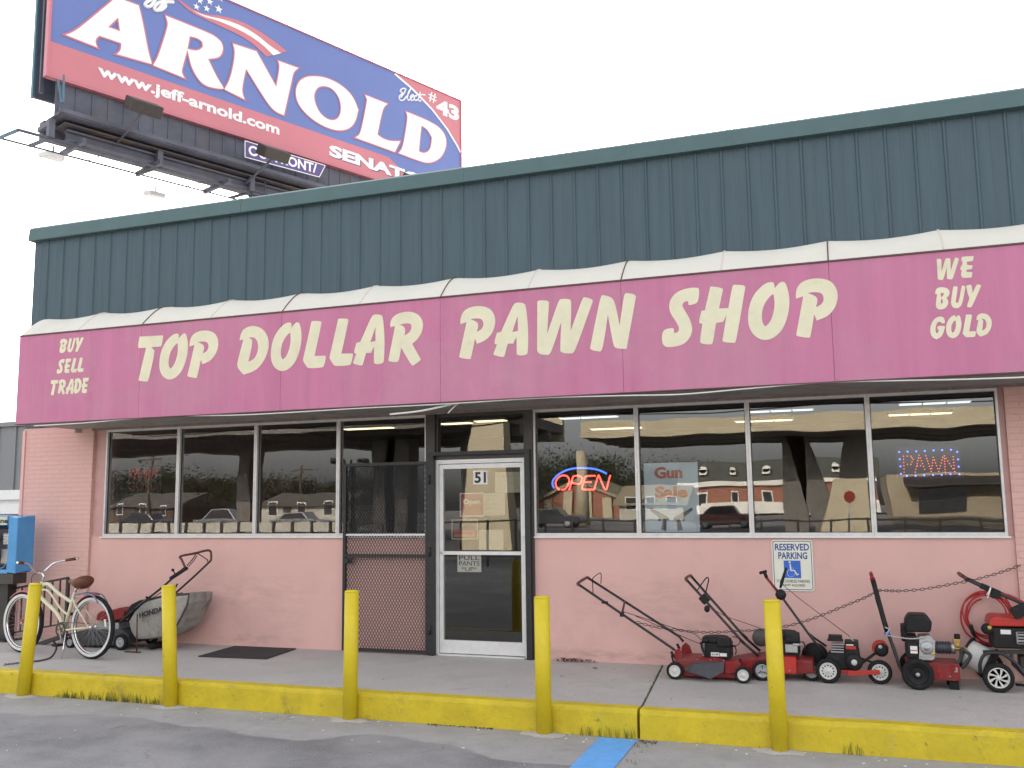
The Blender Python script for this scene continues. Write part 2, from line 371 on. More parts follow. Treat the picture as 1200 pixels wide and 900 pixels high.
# ------------------------------------------------------------------ ground, sidewalk, kerb
def ground_mat():
    m = mat('lot_surface', (.2, .2, .2), .9); t, b = nodes_of(m)
    tc = t.nodes.new('ShaderNodeTexCoord'); sp = t.nodes.new('ShaderNodeSeparateXYZ'); t.links.new(tc.outputs['Object'], sp.inputs[0])
    def noise(s, d=6, r_=.6):
        n = t.nodes.new('ShaderNodeTexNoise'); n.inputs['Scale'].default_value = s; n.inputs['Detail'].default_value = d; n.inputs['Roughness'].default_value = r_
        t.links.new(tc.outputs['Object'], n.inputs['Vector']); return n.outputs['Fac']
    def math_(op, a, b_, c=None):
        n = t.nodes.new('ShaderNodeMath'); n.operation = op
        for i, q in enumerate((a, b_, c)):
            if q is None: continue
            if isinstance(q, (int, float)): n.inputs[i].default_value = q
            else: t.links.new(q, n.inputs[i])
        return n.outputs[0]
    def ramp(v, lo, hi):
        n = t.nodes.new('ShaderNodeMapRange'); n.inputs['From Min'].default_value = lo; n.inputs['From Max'].default_value = hi; t.links.new(v, n.inputs['Value']); return n.outputs[0]
    def mix(f, a, b_):
        n = t.nodes.new('ShaderNodeMix'); n.data_type = 'RGBA'; t.links.new(f, n.inputs['Factor'])
        for k, q in (('A', a), ('B', b_)):
            if isinstance(q, tuple): n.inputs[k].default_value = (*q, 1)
            else: t.links.new(q, n.inputs[k])
        return n.outputs['Result']
    # old concrete apron along the kerb, asphalt overlay beyond an uneven edge
    lo = noise(.45, 2); hi = noise(6, 6)
    edge = math_('ADD', math_('MULTIPLY', sp.outputs['Y'], -1), math_('MULTIPLY_ADD', lo, 1.6, math_('MULTIPLY', hi, .10)))
    f = ramp(edge, 3.70, 3.745)
    con = mix(ramp(noise(2.5, 8, .7), .35, .7), (.37, .355, .345), (.28, .27, .265))
    fine = noise(90, 3)
    asp = mix(ramp(noise(.9, 7, .65), .38, .62), (.165, .16, .165), (.275, .265, .265))
    col = mix(f, con, asp)
    spk = ramp(noise(70, 3, .6), .56, .70)
    col = mix(math_('MULTIPLY', spk, .5), col, (.50, .48, .46))
    spk2 = ramp(noise(60, 4, .65), .58, .70)
    col = mix(math_('MULTIPLY', spk2, .5), col, (.10, .095, .10))
    vo = t.nodes.new('ShaderNodeTexVoronoi'); vo.feature = 'DISTANCE_TO_EDGE'; vo.inputs['Scale'].default_value = .55
    va = t.nodes.new('ShaderNodeVectorMath'); va.operation = 'ADD'; nv = t.nodes.new('ShaderNodeTexNoise'); nv.inputs['Scale'].default_value = 2.2; nv.inputs['Detail'].default_value = 6; t.links.new(tc.outputs['Object'], nv.inputs['Vector'])
    sc2 = t.nodes.new('ShaderNodeVectorMath'); sc2.operation = 'SCALE'; sc2.inputs['Scale'].default_value = .8; t.links.new(nv.outputs['Color'], sc2.inputs[0])
    t.links.new(tc.outputs['Object'], va.inputs[0]); t.links.new(sc2.outputs[0], va.inputs[1]); t.links.new(va.outputs[0], vo.inputs['Vector'])
    crk = ramp(vo.outputs['Distance'], .010, .002)
    col = mix(math_('MULTIPLY', crk, math_('MULTIPLY', ramp(noise(.8, 3), .52, .66), .35)), col, (.07, .065, .065))
    oil = ramp(noise(1.7, 5, .55), .66, .78)
    col = mix(math_('MULTIPLY', oil, .55), col, (.10, .097, .10))
    t.links.new(col, b.inputs['Base Color'])
    bp = t.nodes.new('ShaderNodeBump'); bp.inputs['Strength'].default_value = .45; bp.inputs['Distance'].default_value = .008
    t.links.new(fine, bp.inputs['Height']); t.links.new(bp.outputs[0], b.inputs['Normal'])
    return m
g = MB(); g.add([(-300, -300, 0), (300, -300, 0), (300, 300, 0), (-300, 300, 0)], [(0,1,2,3)])
struct('ground', g, ground_mat())
m_street = mat('street_asphalt', (.10, .10, .105), .9, var=.15, scale=1.5, bump=.3)
g = MB(); g.add([(-300, -34, .004), (300, -34, .004), (300, -18, .004), (-300, -18, .004)], [(0,1,2,3)]); struct('road', g, m_street)
# sidewalk slabs either side of the open joint
JT, JB = atz(777, 779, .22), atz(742, 838, .22); JX0, JX1 = JT.x, JB.x     # joint at the wall, at the kerb
g = MB()
g.prism([(-14, -2.0, .0), (JX1-.008, -2.0, .0), (JX0-.008, .02, .0), (-14, .02, .0)], (0, 0, .22))
g.prism([(JX1+.008, -2.0, .0), (20, -2.0, .0), (20, .02, .0), (JX0+.008, .02, .0)], (0, 0, .22))
tag(g.build('sidewalk', m_conc, bevel=.006), kind='structure')
def kerb_run(x0, x1):
    pr = [(-2.145, .006), (-2.150, .0), (-2.150, .0), (-2.142, .19), (-2.135, .212), (-2.115, .224), (-2.002, .226), (-2.002, 0)]
    b = MB(); n = max(2, int((x1-x0)/.12)); rnd = random.Random(3)
    rows = []
    for i in range(n+1):
        x = x0+(x1-x0)*i/n; j = rnd.uniform(-.004, .004); k = rnd.uniform(-.003, .003)
        rows.append([(x, y+(j if y < -2.05 else 0), z+(k if z > .1 else 0)) for y, z in pr[1:]])
    m_ = len(rows[0])
    b.add([p for r_ in rows for p in r_], [(i*m_+q, (i+1)*m_+q, (i+1)*m_+q+1, i*m_+q+1) for i in range(n) for q in range(m_-1)] + [tuple(range(m_)), tuple(n*m_+q for q in range(m_))[::-1]])
    return b
kx = JB.x
k1 = kerb_run(-14, kx-.012); k2 = kerb_run(kx+.012, 20)
o = len(k1.v); k1.v += k2.v; k1.f += [[i+o for i in f] for f in k2.f]; k1.m += k2.m; k1.sm += k2.sm
struct('kerb', k1, m_kerb)
g = MB()
def strip(x0a, x0b, x1a, x1b, y0, y1, z): g.add([(x0a, y0, z), (x0b, y0, z), (x1b, y1, z), (x1a, y1, z)], [(0,1,2,3)])
strip(7.13, 7.44, 7.22, 7.50, -2.20, -7.5, .005); strip(9.72, 10.02, 9.9, 10.2, -2.42, -7.5, .005)
struct('parking_line', g, m_bluep)

# ------------------------------------------------------------------ the shop
SHOP = thing('pawn_shop', (4.6, 0, 0), 'low pink shop with dark green metal parapet and a row of dark windows', 'shop building')
ZS, ZT, WP = 1.545, 2.872, 1.15         # sill, window head, pane width
XR0 = 5.884; XE = XR0+4*WP
XL = -1.38; XRR = 15.0; DEP = 13.0
b = MB()
b.box((-.19, 0, .0), (4.62, .16, ZS-.03)); b.box((XR0-.02, 0, .0), (XE+.051, .16, ZS-.031))
b.build('stucco_wall', m_stucco, SHOP)
b = MB()
b.box((-.19, .012, ZS-.03), (0, .16, 2.96)); b.build('window_jamb', m_trim, SHOP)
b = MB(); b.box((XE+.0, .012, ZS-.03), (XE+.05, .16, 2.96)); b.build('window_jamb', m_trim, SHOP)
b = MB(); b.box((XL, -.035, 0), (-.192, .30, 2.96)); b.build('brick_pillar', m_pbrick, SHOP)
b = MB(); b.box((XE+.052, -.035, 0), (XRR, .30, 2.96)); b.build('brick_pillar', m_pbrick, SHOP)
b = MB(); b.box((XL-.012, -.05, 0), (XL+.035, -.036, 2.93)); b.build('downpipe', m_stucco, SHOP)
b = MB()
b.box((XL, .30, 0), (XL+.2, DEP, 5.4)); b.box((XRR-.2, .30, 0), (XRR, DEP, 5.4)); b.box((XL+.2, DEP-.2, 0), (XRR-.2, DEP, 5.4))
b.box((XL, .02, 2.962), (XRR, .30, 5.4)); b.build('side_wall', mat('block_wall_paint', (.45, .30, .28), .8), SHOP)
b = MB(); b.box((XL, .3, 5.30), (XRR, DEP, 5.399)); b.build('roof', mat('roof_felt', (.12, .12, .12), .9), SHOP)
# ribbed parapet cladding
b = MB(); xs = []; x = XL-.01; i = 0
prof = []
while x < XRR:
    prof += [(x, 0), (x+.105, 0), (x+.112, -.003), (x+.132, -.003), (x+.139, 0), (x+.226, 0), (x+.236, -.015), (x+.254, -.015), (x+.264, 0)]
    x += .27
lo = [(px, -.012+py, 2.97) for px, py in prof]; hi_ = [(px, -.012+py, 5.60) for px, py in prof]
n = len(prof); b.add(lo+hi_, [(i, i+1, n+i+1, n+i) for i in range(n-1)])
b.add([(XL-.011, -.012, 2.97), (XL-.011, .6, 2.97), (XL-.011, .6, 5.6), (XL-.011, -.012, 5.6)], [(0,1,2,3)])
PAR = b.build('parapet_cladding', m_green, SHOP, fix=False)
b = MB(); b.prism([(XL-.05, -.10, 5.575), (XL-.05, -.10, 5.60), (XL-.05, -.085, 5.745), (XL-.05, -.05, 5.775), (XL-.05, .35, 5.775), (XL-.05, .35, 5.575)], (XRR-XL+.1, 0, 0))
cap = b.build('parapet_cap', m_cap, PAR)
for xx in (2.0, 5.05, 8.1, 11.15):
    b = MB(); b.prism([(xx, -.103, 5.573), (xx, -.103, 5.60), (xx, -.088, 5.747), (xx, -.052, 5.778), (xx, .3, 5.778), (xx, .3, 5.776), (xx, -.05, 5.7755), (xx, -.08, 5.74), (xx, -.09, 5.6)], (.06, 0, 0)); b.build('cap_joint', m_cap, PAR)

# windows: frame with its pane
def window(x0, x1, z0, z1, name='window', fr=.022, m=m_alu):
    b = MB(); y0, y1 = -.012, .075
    b.box((x0, y0, z0-.028), (x0+fr, y1, z1+.03)); b.box((x1-fr, y0, z0-.028), (x1, y1, z1+.03))
    b.box((x0+fr, y0+.003, z0-.028), (x1-fr, y1-.003, z0+.006)); b.box((x0+fr, y0+.003, z1-.004), (x1-fr, y1-.003, z1+.03))
    f_ = b.build(name, m, SHOP)
    b = MB(); b.box((x0+fr-.004, .030, z0+.002), (x1-fr+.004, .036, z1)); b.build('pane', m_glass, f_)
    b = MB(); b.box((x0+fr, .022, z0+.006), (x0+fr+.008, .03, z1-.004)); b.box((x1-fr-.008, .022, z0+.006), (x1-fr, .03, z1-.004)); b.box((x0+fr, .0221, z0+.006), (x1-fr, .0301, z0+.014)); b.build('gasket', m_black, f_)
    return f_
for i in range(4): window(i*WP+.001, (i+1)*WP-.001, ZS, ZT)
for i in range(4): window(XR0+i*WP+.001, XR0+(i+1)*WP-.001, ZS, ZT)
b = MB(); b.box((-.03, -.035, ZS-.045), (4.6, .0, ZS-.028)); b.build('window_sill', m_aluw, SHOP)
b = MB(); b.box((XR0, -.035, ZS-.045), (XE+.02, .0, ZS-.028)); b.build('window_sill', m_aluw, SHOP)
# doorway
b = MB(); b.box((4.602, -.03, 2.375), (5.882, .10, 2.425)); b.box((4.602, -.04, .2), (4.715, .1, 2.95)); b.box((5.80, -.04, .2), (5.882, .1, 2.95)); b.build('door_surround', m_dkbrown, SHOP)
window(4.72, 5.795, 2.44, 2.865, 'transom', m=m_dkbrown)
b = MB()
DX0, DX1, DZ0, DZ1 = 4.718, 5.797, .225, 2.372
b.box((DX0, -.022, DZ0), (DX0+.035, .08, DZ1)); b.box((DX1-.035, -.022, DZ0), (DX1, .08, DZ1)); b.box((DX0+.035, -.02, DZ1-.045), (DX1-.035, .078, DZ1)); b.box((DX0+.035, -.05, DZ0-.003), (DX1-.035, .07, DZ0+.012))
b.build('door_frame', m_aluw, SHOP)
DA, DB = DX0+.04, DX1-.04
b = MB(); b.box((DA, -.008, .245), (DA+.045, .04, 2.32)); b.box((DB-.03, -.008, .245), (DB, .04, 2.32))
b.box((DA+.045, -.006, 2.27), (DB-.03, .038, 2.32)); b.box((DA+.045, -.006, .245), (DB-.03, .038, .385)); b.box((DA+.045, -.010, 1.315), (DB-.03, .042, 1.352))
DOOR = b.build('door', m_aluw, SHOP)
b = MB(); b.box((DA+.04, .012, 1.35), (DB-.026, .018, 2.272)); b.build('pane', m_glass, DOOR)
b = MB(); b.box((DA+.04, .012, .383), (DB-.026, .018, 1.317)); b.build('pane', m_glass, DOOR)
b = MB(); b.cyl((DA+.022, -.009, 1.335), (DA+.022, -.022, 1.335), .014, 14); b.build('lock', m_steel, DOOR)
b = MB(); b.box((DB-.005, -.06, 1.52), (DB+.035, -.022, 1.60)); b.build('door_contact', m_paper, DOOR)
b = MB(); b.box((5.165, .0095, 2.09), (5.335, .0115, 2.243)); b.build('number_plate', m_paper, DOOR)
text('house_number', '51', (5.182, .0094, 2.105), (1,0,0), (0,0,1), .135, .122, m_ink, DOOR, bold=.03, thick=.001)
# black security gate, swung open against the window
b = MB()
GX0, GX1, GZ0, GZ1, GY = 3.565, 4.655, .235, 2.36, -.06
b.box((GX0, GY-.02, GZ0), (GX0+.035, GY+.02, GZ1)); b.box((GX1-.04, GY-.02, GZ0), (GX1, GY+.02, GZ1))
b.box((GX0+.035, GY-.018, GZ1-.035), (GX1-.04, GY+.018, GZ1)); b.box((GX0+.035, GY-.018, GZ0), (GX1-.04, GY+.018, GZ0+.03)); b.box((GX0+.035, GY-.018, 1.285), (GX1-.04, GY+.018, 1.318))
GATE = b.build('security_gate', m_black, SHOP)
b = MB()
def mesh_grid(x0, x1, z0, z1, px=.036, pz=.062, w_=.0056, y=GY):
    k = pz/px
    for s_ in (1, -1):
        c0 = (z0 - (x1*k if s_ > 0 else -x0*k)) if s_ > 0 else z0+x0*k
        lo_, hi2 = (z0-k*x1, z1-k*x0) if s_ > 0 else (z0+k*x0, z1+k*x1)
        c = math.ceil(lo_/pz)*pz
        while c < hi2:
            pts = []
            for xx in (x0, x1):
                zz = c+s_*k*xx
                if z0-1e-6 <= zz <= z1+1e-6: pts.append((xx, zz))
            for zz in (z0, z1):
                xx = (zz-c)/(s_*k)
                if x0 < xx < x1: pts.append((xx, zz))
            if len(pts) >= 2:
                a_, e_ = min(pts), max(pts)
                if abs(a_[0]-e_[0]) > .004: b.bar((a_[0], y+.0015*s_, a_[1]), (e_[0], y+.0015*s_, e_[1]), w_, .0028, (0,1,0))
            c += pz
mesh_grid(GX0+.035, GX1-.04, GZ0+.03, 1.285); mesh_grid(GX0+.035, GX1-.04, 1.318, GZ1-.035)
b.build('expanded_mesh', m_black, GATE, fix=False)
b = MB(); b.box((GX0+.02, GY-.045, 1.215), (GX0+.13, GY-.021, 1.275)); b.cyl((GX0+.075, GY-.05, 1.245), (GX0+.075, GY-.075, 1.245), .026, 14); b.build('latch', m_black, GATE)
b = MB(); b.box((GX0+.04, GY-.0175, 1.528), (GX1-.045, GY+.01, 1.545)); b.build('mesh_seam', m_aluw, GATE)
for zz in (.5, 1.35, 2.15): b = MB(); b.cyl((4.675, -.1, zz-.05), (4.675, -.1, zz+.05), .014, 10); b.build('hinge', m_black, GATE)
b = MB(); b.box((4.66, -.095, .222), (4.72, -.042, 2.42)); b.build('gate_post', m_black, SHOP)
b = MB(); b.box((5.80, -.085, .222), (5.862, -.042, 2.42)); b.build('gate_post', m_black, SHOP)
b = MB(); b.box((4.66, -.095, 2.421), (5.862, -.042, 2.46)); b.build('gate_header', m_black, SHOP)
# interior
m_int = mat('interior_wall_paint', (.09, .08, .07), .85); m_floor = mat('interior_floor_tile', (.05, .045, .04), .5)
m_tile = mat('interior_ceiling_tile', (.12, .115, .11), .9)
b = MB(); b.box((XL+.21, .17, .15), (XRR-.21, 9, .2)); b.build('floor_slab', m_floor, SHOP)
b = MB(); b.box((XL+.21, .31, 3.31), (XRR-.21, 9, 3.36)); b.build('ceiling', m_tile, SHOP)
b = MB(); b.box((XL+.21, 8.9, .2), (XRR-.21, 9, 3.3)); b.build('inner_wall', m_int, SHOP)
m_tube = mat('fluorescent_light', (.8, .8, .75), .5, emis=(1, .86, .52), estr=.75)
m_tubec = mat('cool_fluorescent_light', (.8, .8, .8), .5, emis=(.82, .90, .92), estr=.45)
for i, (px, py, warm) in enumerate([(432, 501, 1), (535, 495, 1), (575, 492, 1), (690, 488, 0), (722, 501, 1), (915, 480, 0), (895, 492, 1), (1095, 471, 0), (1078, 484, 1)]):
    P = atz(px, py, 3.29)
    if P.y > 8.5 or P.y < .4: P = at(px, py, 3.0)
    hl = .28 if px in (535, 575) else .5
    b = MB(); b.box((P.x-hl, P.y-.12, 3.275), (P.x+hl, P.y+.12, 3.309)); f_ = b.build('ceiling_light', m_aluw, SHOP)
    b = MB()
    for q in range(3): b.box((P.x+hl*(-.96+.66*q), P.y-.09, 3.262), (P.x+hl*(-.36+.66*q), P.y+.09, 3.274))
    b.build('diffuser', m_tube if warm else m_tubec, f_)

# ------------------------------------------------------------------ the shop's sign box with its canopy
SX0, SX1, SY, SZ0, SZ1 = -.50, 13.0, -1.0, 2.915, 4.012
SIGN = thing('shop_sign', (4.6, -.5, SZ0), 'long magenta sign box with cream lettering across the shop front', 'shop sign')
seams = [SX0]+[1.37+1.922*i for i in range(6)]+[SX1]
b = MB()
for a_, c_ in zip(seams[:-1], seams[1:]):
    b = MB(); b.box((a_+.0012, SY, SZ0+.003), (c_-.0012, SY+.05, SZ1-.003)); b.build('sign_panel', m_sign, SIGN, bevel=.002)
b = MB(); b.box((SX0+.004, SY+.052, SZ0+.005), (SX0+.05, -.04, SZ1-.01)); b.build('end_panel', m_sign, SIGN)
b = MB(); b.box((SX0, SY-.012, SZ1-.0025), (SX1, SY+.06, SZ1+.012)); b.build('top_edge', m_brown, SIGN)
b = MB(); b.box((SX0, SY-.002, SZ0-.006), (SX1, SY+.05, SZ0+.002)); b.build('bottom_edge', m_brown, SIGN)
# ribbed soffit
b = MB(); prof = []
y = SY+.055
while y < -.04: prof += [(y, 0), (y+.03, 0), (y+.036, .010), (y+.050, .010), (y+.056, 0)]; y += .075
lo = [(SX0+.02, py, 2.921+pz) for py, pz in prof]; hi_ = [(SX1, py, 2.921+pz) for py, pz in prof]; n = len(prof)
b.add(lo+hi_, [(i, i+1, n+i+1, n+i) for i in range(n-1)])
b.build('soffit', m_soffit, SIGN, fix=False)
b = MB(); b.box((SX0, -.045, 2.875), (SX0+.11, -.036, 2.95)); b.box((-.2, -.06, 2.893), (SX1, -.036, 2.925)); b.build('soffit_trim', mat('soffit_edge', (.22, .17, .15), .6, var=.3), SIGN)
b = MB(); b.box((SX0+.03, SY+.06, 2.98), (SX1, -.05, 3.0)); b.build('sign_back', m_brown, SIGN)
# scalloped fabric canopy: taut over hoops, sagging between them
hoop = .961
def canopy_z(x, t):
    # t = 0 at the sign's top edge, 1 at the wall
    base = .30*math.sin(min(1, t*2.1)*math.pi/2) + .05*max(0, t-.5)
    ph = ((x-1.37) / hoop) % 1.0
    sag = .042*math.sin(math.pi*ph)*math.sin(min(1, t*1.6)*math.pi/2)
    return base - sag
def canopy_y(x, t): return SY+.012 + t*(1.0-.025)
b = MB(); nx = int((SX1-SX0)/.08); nt_ = 14
xs = [SX0+(SX1-SX0)*i/nx for i in range(nx+1)]
vs = [(x, canopy_y(x, k/nt_), SZ1+.012+canopy_z(x, k/nt_)) for x in xs for k in range(nt_+1)]
b.add(vs, [(i*(nt_+1)+k, (i+1)*(nt_+1)+k, (i+1)*(nt_+1)+k+1, i*(nt_+1)+k+1) for i in range(nx) for k in range(nt_)], True)
cap_ = [(SX0, canopy_y(SX0, k/nt_), SZ1+.012+canopy_z(SX0, k/nt_)) for k in range(nt_+1)]+[(SX0, -.02, SZ1+.012)]
b.add(cap_, [tuple(range(len(cap_)))])
CAN = b.build('canopy_cover', m_canvas, SIGN, fix=False)
for x in seams[1:-1]:
    b = MB(); b.tube([(x, canopy_y(x, k/nt_), SZ1+.016+canopy_z(x, k/nt_)) for k in range(nt_+1)], .006, 6); b.build('seam', m_brown, CAN)
for x in [1.37+1.922*i-hoop for i in range(7)]:
    b = MB(); b.tube([(x, canopy_y(x, k/nt_), SZ1+.013+canopy_z(x, k/nt_)) for k in range(nt_+1)], .007, 6); b.build('hoop_ridge', m_canvas, CAN)

# lettering, outlines measured on the photo and set on the sign's own plane
def z(ox, oy, s, pts): return [(ox+a/s, oy+c/s) for a, c in pts]
A_ = (150, 350, 6.6667); B_ = (320, 345, 6.6667); C_ = (530, 330, 5.4545); D_ = (770, 315, 5.4545); W_ = (1080, 295, 8.18)
def flat(src, pts):
    out = []
    for px, py in z(*src, pts):
        P = at(px, py, SY); out.append((P.x, P.z))
    return out
GL = {
 'T': (A_, [[(88,300),(268,290),(271,300),(258,368),(245,377),(178,381),(203,408),(195,470),(155,640),(145,648),(80,640),(82,622),(138,385),(82,388),(74,375)]]),
 'O': (D_, [[(750,97),(735,87),(690,97),(630,150),(592,220),(578,300),(585,375),(620,430),(680,457),(740,445),(795,400),(830,330),(850,240),(845,160),(825,95),(805,85),(785,92),(752,128)],
            [(745,165),(752,210),(750,260),(735,315),(715,350),(692,368),(675,350),(668,310),(675,250),(700,205),(730,172)]]),
 'P': (D_, [[(882,190),(880,160),(890,115),(925,80),(985,62),(1050,60),(1110,75),(1145,110),(1162,160),(1155,215),(1130,265),(1085,305),(1020,328),(1003,290),(985,390),(975,435),(960,438),(890,428),(882,420),(930,175)],
            [(958,154),(1000,147),(1045,150),(1065,170),(1066,205),(1045,230),(1015,243),(1025,205),(1022,182),(1000,167)]]),
 'S': (D_, [[(278,145),(270,130),(240,127),(180,135),(120,160),(85,200),(73,245),(85,290),(120,335),(142,375),(140,395),(125,407),(108,408),(105,380),(90,377),(50,385),(32,400),(26,440),(32,480),(60,497),(110,493),(165,480),(205,450),(228,405),(228,365),(210,315),(180,270),(162,240),(168,222),(185,212),(203,213),(203,232),(215,236),(255,227),(270,210)]]),
 'H': (D_, [[(340,122),(350,118),(410,125),(425,135),(398,255),(460,252),(485,120),(495,107),(560,108),(573,120),(512,455),(500,468),(430,465),(420,455),(448,295),(425,338),(378,345),(358,470),(345,480),(280,475),(270,462),(288,350),(270,348),(266,330),(282,270),(305,266)]]),
 'D': (A_, [[(875,325),(885,275),(905,240),(945,218),(990,213),(1040,228),(1080,270),(1100,330),(1095,400),(1070,470),(1025,535),(970,570),(905,588),(870,550),(857,520),(862,480),(905,318)],
            [(945,303),(985,300),(1010,325),(1020,370),(1010,430),(985,470),(942,490),(960,420),(975,330),(965,315)]]),
 'L': (B_, [[(302,212),(312,206),(375,208),(383,220),(326,480),(410,478),(416,490),(400,560),(385,572),(280,577),(265,565),(240,525),(234,510),(245,470)]]),
 'A': (C_, [[(400,142),(415,137),(455,140),(470,152),(486,300),(484,450),(472,466),(425,470),(412,460),(410,352),(390,395),(355,395),(332,475),(320,480),(270,468),(262,460),(285,400),(270,397),(270,375),(285,328),(312,320),(385,160)],
            [(418,222),(420,315),(383,322)]]),
 'R': (B_, [[(920,260),(915,240),(925,195),(960,160),(1010,142),(1070,136),(1120,150),(1155,180),(1175,230),(1165,295),(1135,350),(1088,390),(1155,510),(1148,525),(1095,562),(1080,555),(1002,420),(985,520),(970,535),(910,528),(902,518),(955,250)],
            [(990,240),(1040,228),(1075,232),(1086,260),(1070,300),(1028,324),(1035,275),(1020,250)]]),
 'W': (C_, [[(542,135),(555,127),(605,128),(618,138),(606,330),(680,130),(695,117),(750,118),(764,130),(758,315),(835,112),(850,105),(895,118),(903,130),(790,430),(770,452),(715,452),(692,440),(690,425),(697,260),(635,440),(615,462),(565,460),(543,445),(540,420)]]),
 'N': (C_, [[(945,105),(960,93),(1010,102),(1040,130),(1072,280),(1100,95),(1112,80),(1165,85),(1180,100),(1120,410),(1118,425),(1050,423),(1030,405),(995,215),(962,420),(945,442),(890,435),(877,422)]]),
 'E': (W_, [[(388,70),(400,58),(505,52),(510,60),(500,95),(440,102),(445,130),(498,133),(490,165),(440,170),(435,190),(490,192),(495,200),(488,235),(480,240),(400,242),(380,220),(390,180),(376,170),(380,145),(395,130),(400,105),(388,95)]]),
 'B': (W_, [[(130,410),(135,375),(160,355),(210,350),(260,362),(278,390),(270,420),(245,440),(262,465),(258,500),(230,530),(180,542),(150,535),(132,510),(150,412)],
            [(184,400),(222,400),(205,430),(190,436)], [(192,446),(208,462),(205,485),(184,490)]]),
 'U': (W_, [[(310,350),(320,342),(355,345),(360,352),(335,475),(350,485),(368,475),(400,340),(410,335),(437,342),(438,355),(405,490),(375,522),(340,532),(300,520),(285,490),(288,455)]]),
 'Y': (W_, [[(450,340),(458,333),(490,330),(498,340),(505,400),(540,330),(550,325),(580,332),(580,345),(500,515),(490,523),(460,520),(455,508),(480,440),(462,410)]]),
 'G': (W_, [[(225,680),(215,645),(185,632),(145,640),(105,670),(82,720),(80,770),(100,810),(140,827),(180,810),(205,780),(225,715),(180,712),(150,718),(150,742),(165,745),(155,770),(140,775),(130,755),(135,710),(155,680),(180,678),(190,690),(215,692)]]),
}
GLN = {}
for k, (src, polys) in GL.items():
    fl = [flat(src, p_) for p_ in polys]
    x0 = min(q[0] for q in fl[0]); x1 = max(q[0] for q in fl[0]); z0 = min(q[1] for q in fl[0]); z1 = max(q[1] for q in fl[0])
    GLN[k] = [[((a-x0)/(x1-x0), (c-z0)/(z1-z0)) for a, c in p_] for p_ in fl]
def sign_letter(ch, x0, x1, z0, z1): return [[(x0+a*(x1-x0), z0+c*(z1-z0)) for a, c in p_] for p_ in GLN[ch]]
on_sign = lambda a, c: (a, SY, c)
# each big letter: its box on the photo (left, right, top, bottom)
BIG = [('T',161.1,190.7,393.5,447.2), ('O',187,220,391,445), ('P',220.5,256,387.3,442.5), ('D',278.5,315,382,438.2), ('O',317.5,353.3,378,435), ('L',355.2,382.4,375.9,431.6), ('L',386.2,414.2,373,429), ('A',414,451,369,428), ('R',455.3,496.2,365.5,429.3),
       ('P',538,581,358.6,420.5), ('A',578,619.2,355.2,418), ('W',629,695.6,349.3,414.8), ('N',690.8,746.3,344.7,411), ('S',774.7,821,338.3,406.1), ('H',818.8,875,334.6,403), ('O',876,925.8,330.5,398.8), ('P',931.3,983,326,395.3)]
for ch, l, r_, t_, bt in BIG:
    A = at(l, (t_+bt)/2, SY); B2 = at(r_, (t_+bt)/2, SY); mx_ = (l+r_)/2
    T_ = at(mx_, t_, SY); Bt = at(mx_, bt, SY)
    poly_obj('letter', sign_letter(ch, A.x, B2.x, Bt.z, T_.z), on_sign, (0, -1, 0), .003, m_cream, SIGN)
def small_line(word, l, r_, t_, bt):
    A = at(l, (t_+bt)/2, SY); B2 = at(r_, (t_+bt)/2, SY); T_ = at((l+r_)/2, t_, SY).z; Bt = at((l+r_)/2, bt, SY).z
    n = len(word); wd = {'W': 1.35, 'E': .85, 'L': .85, 'T': .95}
    tot = sum(wd.get(c, 1) for c in word); cur = A.x; W_t = B2.x-A.x; polys = []
    for c in word:
        ww = W_t*wd.get(c, 1)/tot; polys += sign_letter(c, cur, cur+ww*.98, Bt, T_); cur += ww
    poly_obj('lettering', polys, on_sign, (0, -1, 0), .003, m_cream, SIGN, it=1)
for wd_ in [('BUY',70,98,396.2,413), ('SELL',67,98.5,420,437), ('TRADE',59.5,104,444,462), ('WE',1098,1142.5,301.5,327), ('BUY',1095.5,1151,335,361.5), ('GOLD',1089.5,1163,369,396)]:
    small_line(*wd_)
# white cable strung along the sign's lower edge
b = MB()
b.tube(bez([at(px, py, -.985) for px, py in [(40,499),(100,495.5),(150,491),(205,487.5),(240,487),(300,485.5),(420,478.5),(500,474.5),(560,471),(640,466),(735,463.5),(800,462),(880,455),(960,448.5),(1050,446),(1130,444.5),(1230,441)]], 6), .0075, 6)
tag(b.build('hanging_cable', m_paper), 'thin white cable drooping along the underside of the magenta sign', 'cable')
b = MB(); b.tube(bez([at(457, 485.5, -.93), at(490, 482, -.94), at(515, 477, -.95), at(540, 471, -.96)], 6), .011, 6); b.tube(bez([at(525,484,-.9), at(533,476,-.92), at(541,470.5,-.95)], 5), .006, 6)
tag(b.build('loose_strip', m_paper), 'loose white strip sagging from the soffit above the black gate', 'cable')

# ------------------------------------------------------------------ billboard beside the shop
BP = Vector((-10.506, 8.555, 13.439)); BA = 1.177; BL, BH = 15.6, 4.27
bu = Vector((math.cos(BA), math.sin(BA), 0)); bn = Vector((math.sin(BA), -math.cos(BA), 0)); bz = Vector((0,0,1))
BMID = BP+bu*(BL*.5)-bn*.6
BILL = thing('billboard', (BMID.x, BMID.y, 0), 'tall blue and red election billboard on a dark steel frame behind the shop', 'billboard')
def buv(px, py):
    P = aton(px, py, BP, bn)-BP; return (P.dot(bu), P.z)
def b3(u, v, n=0): return BP+bu*u+bz*v+bn*n
onb = lambda u, v: b3(u, v)
m_bblue = mat('billboard_blue_vinyl', (.135, .185, .44), .5, var=.05, scale=.4)
m_bred = mat('billboard_red_vinyl', (.56, .19, .225), .5, var=.05, scale=.4)
m_bwhite = mat('billboard_white_vinyl', (.82, .82, .82), .5, var=.02)
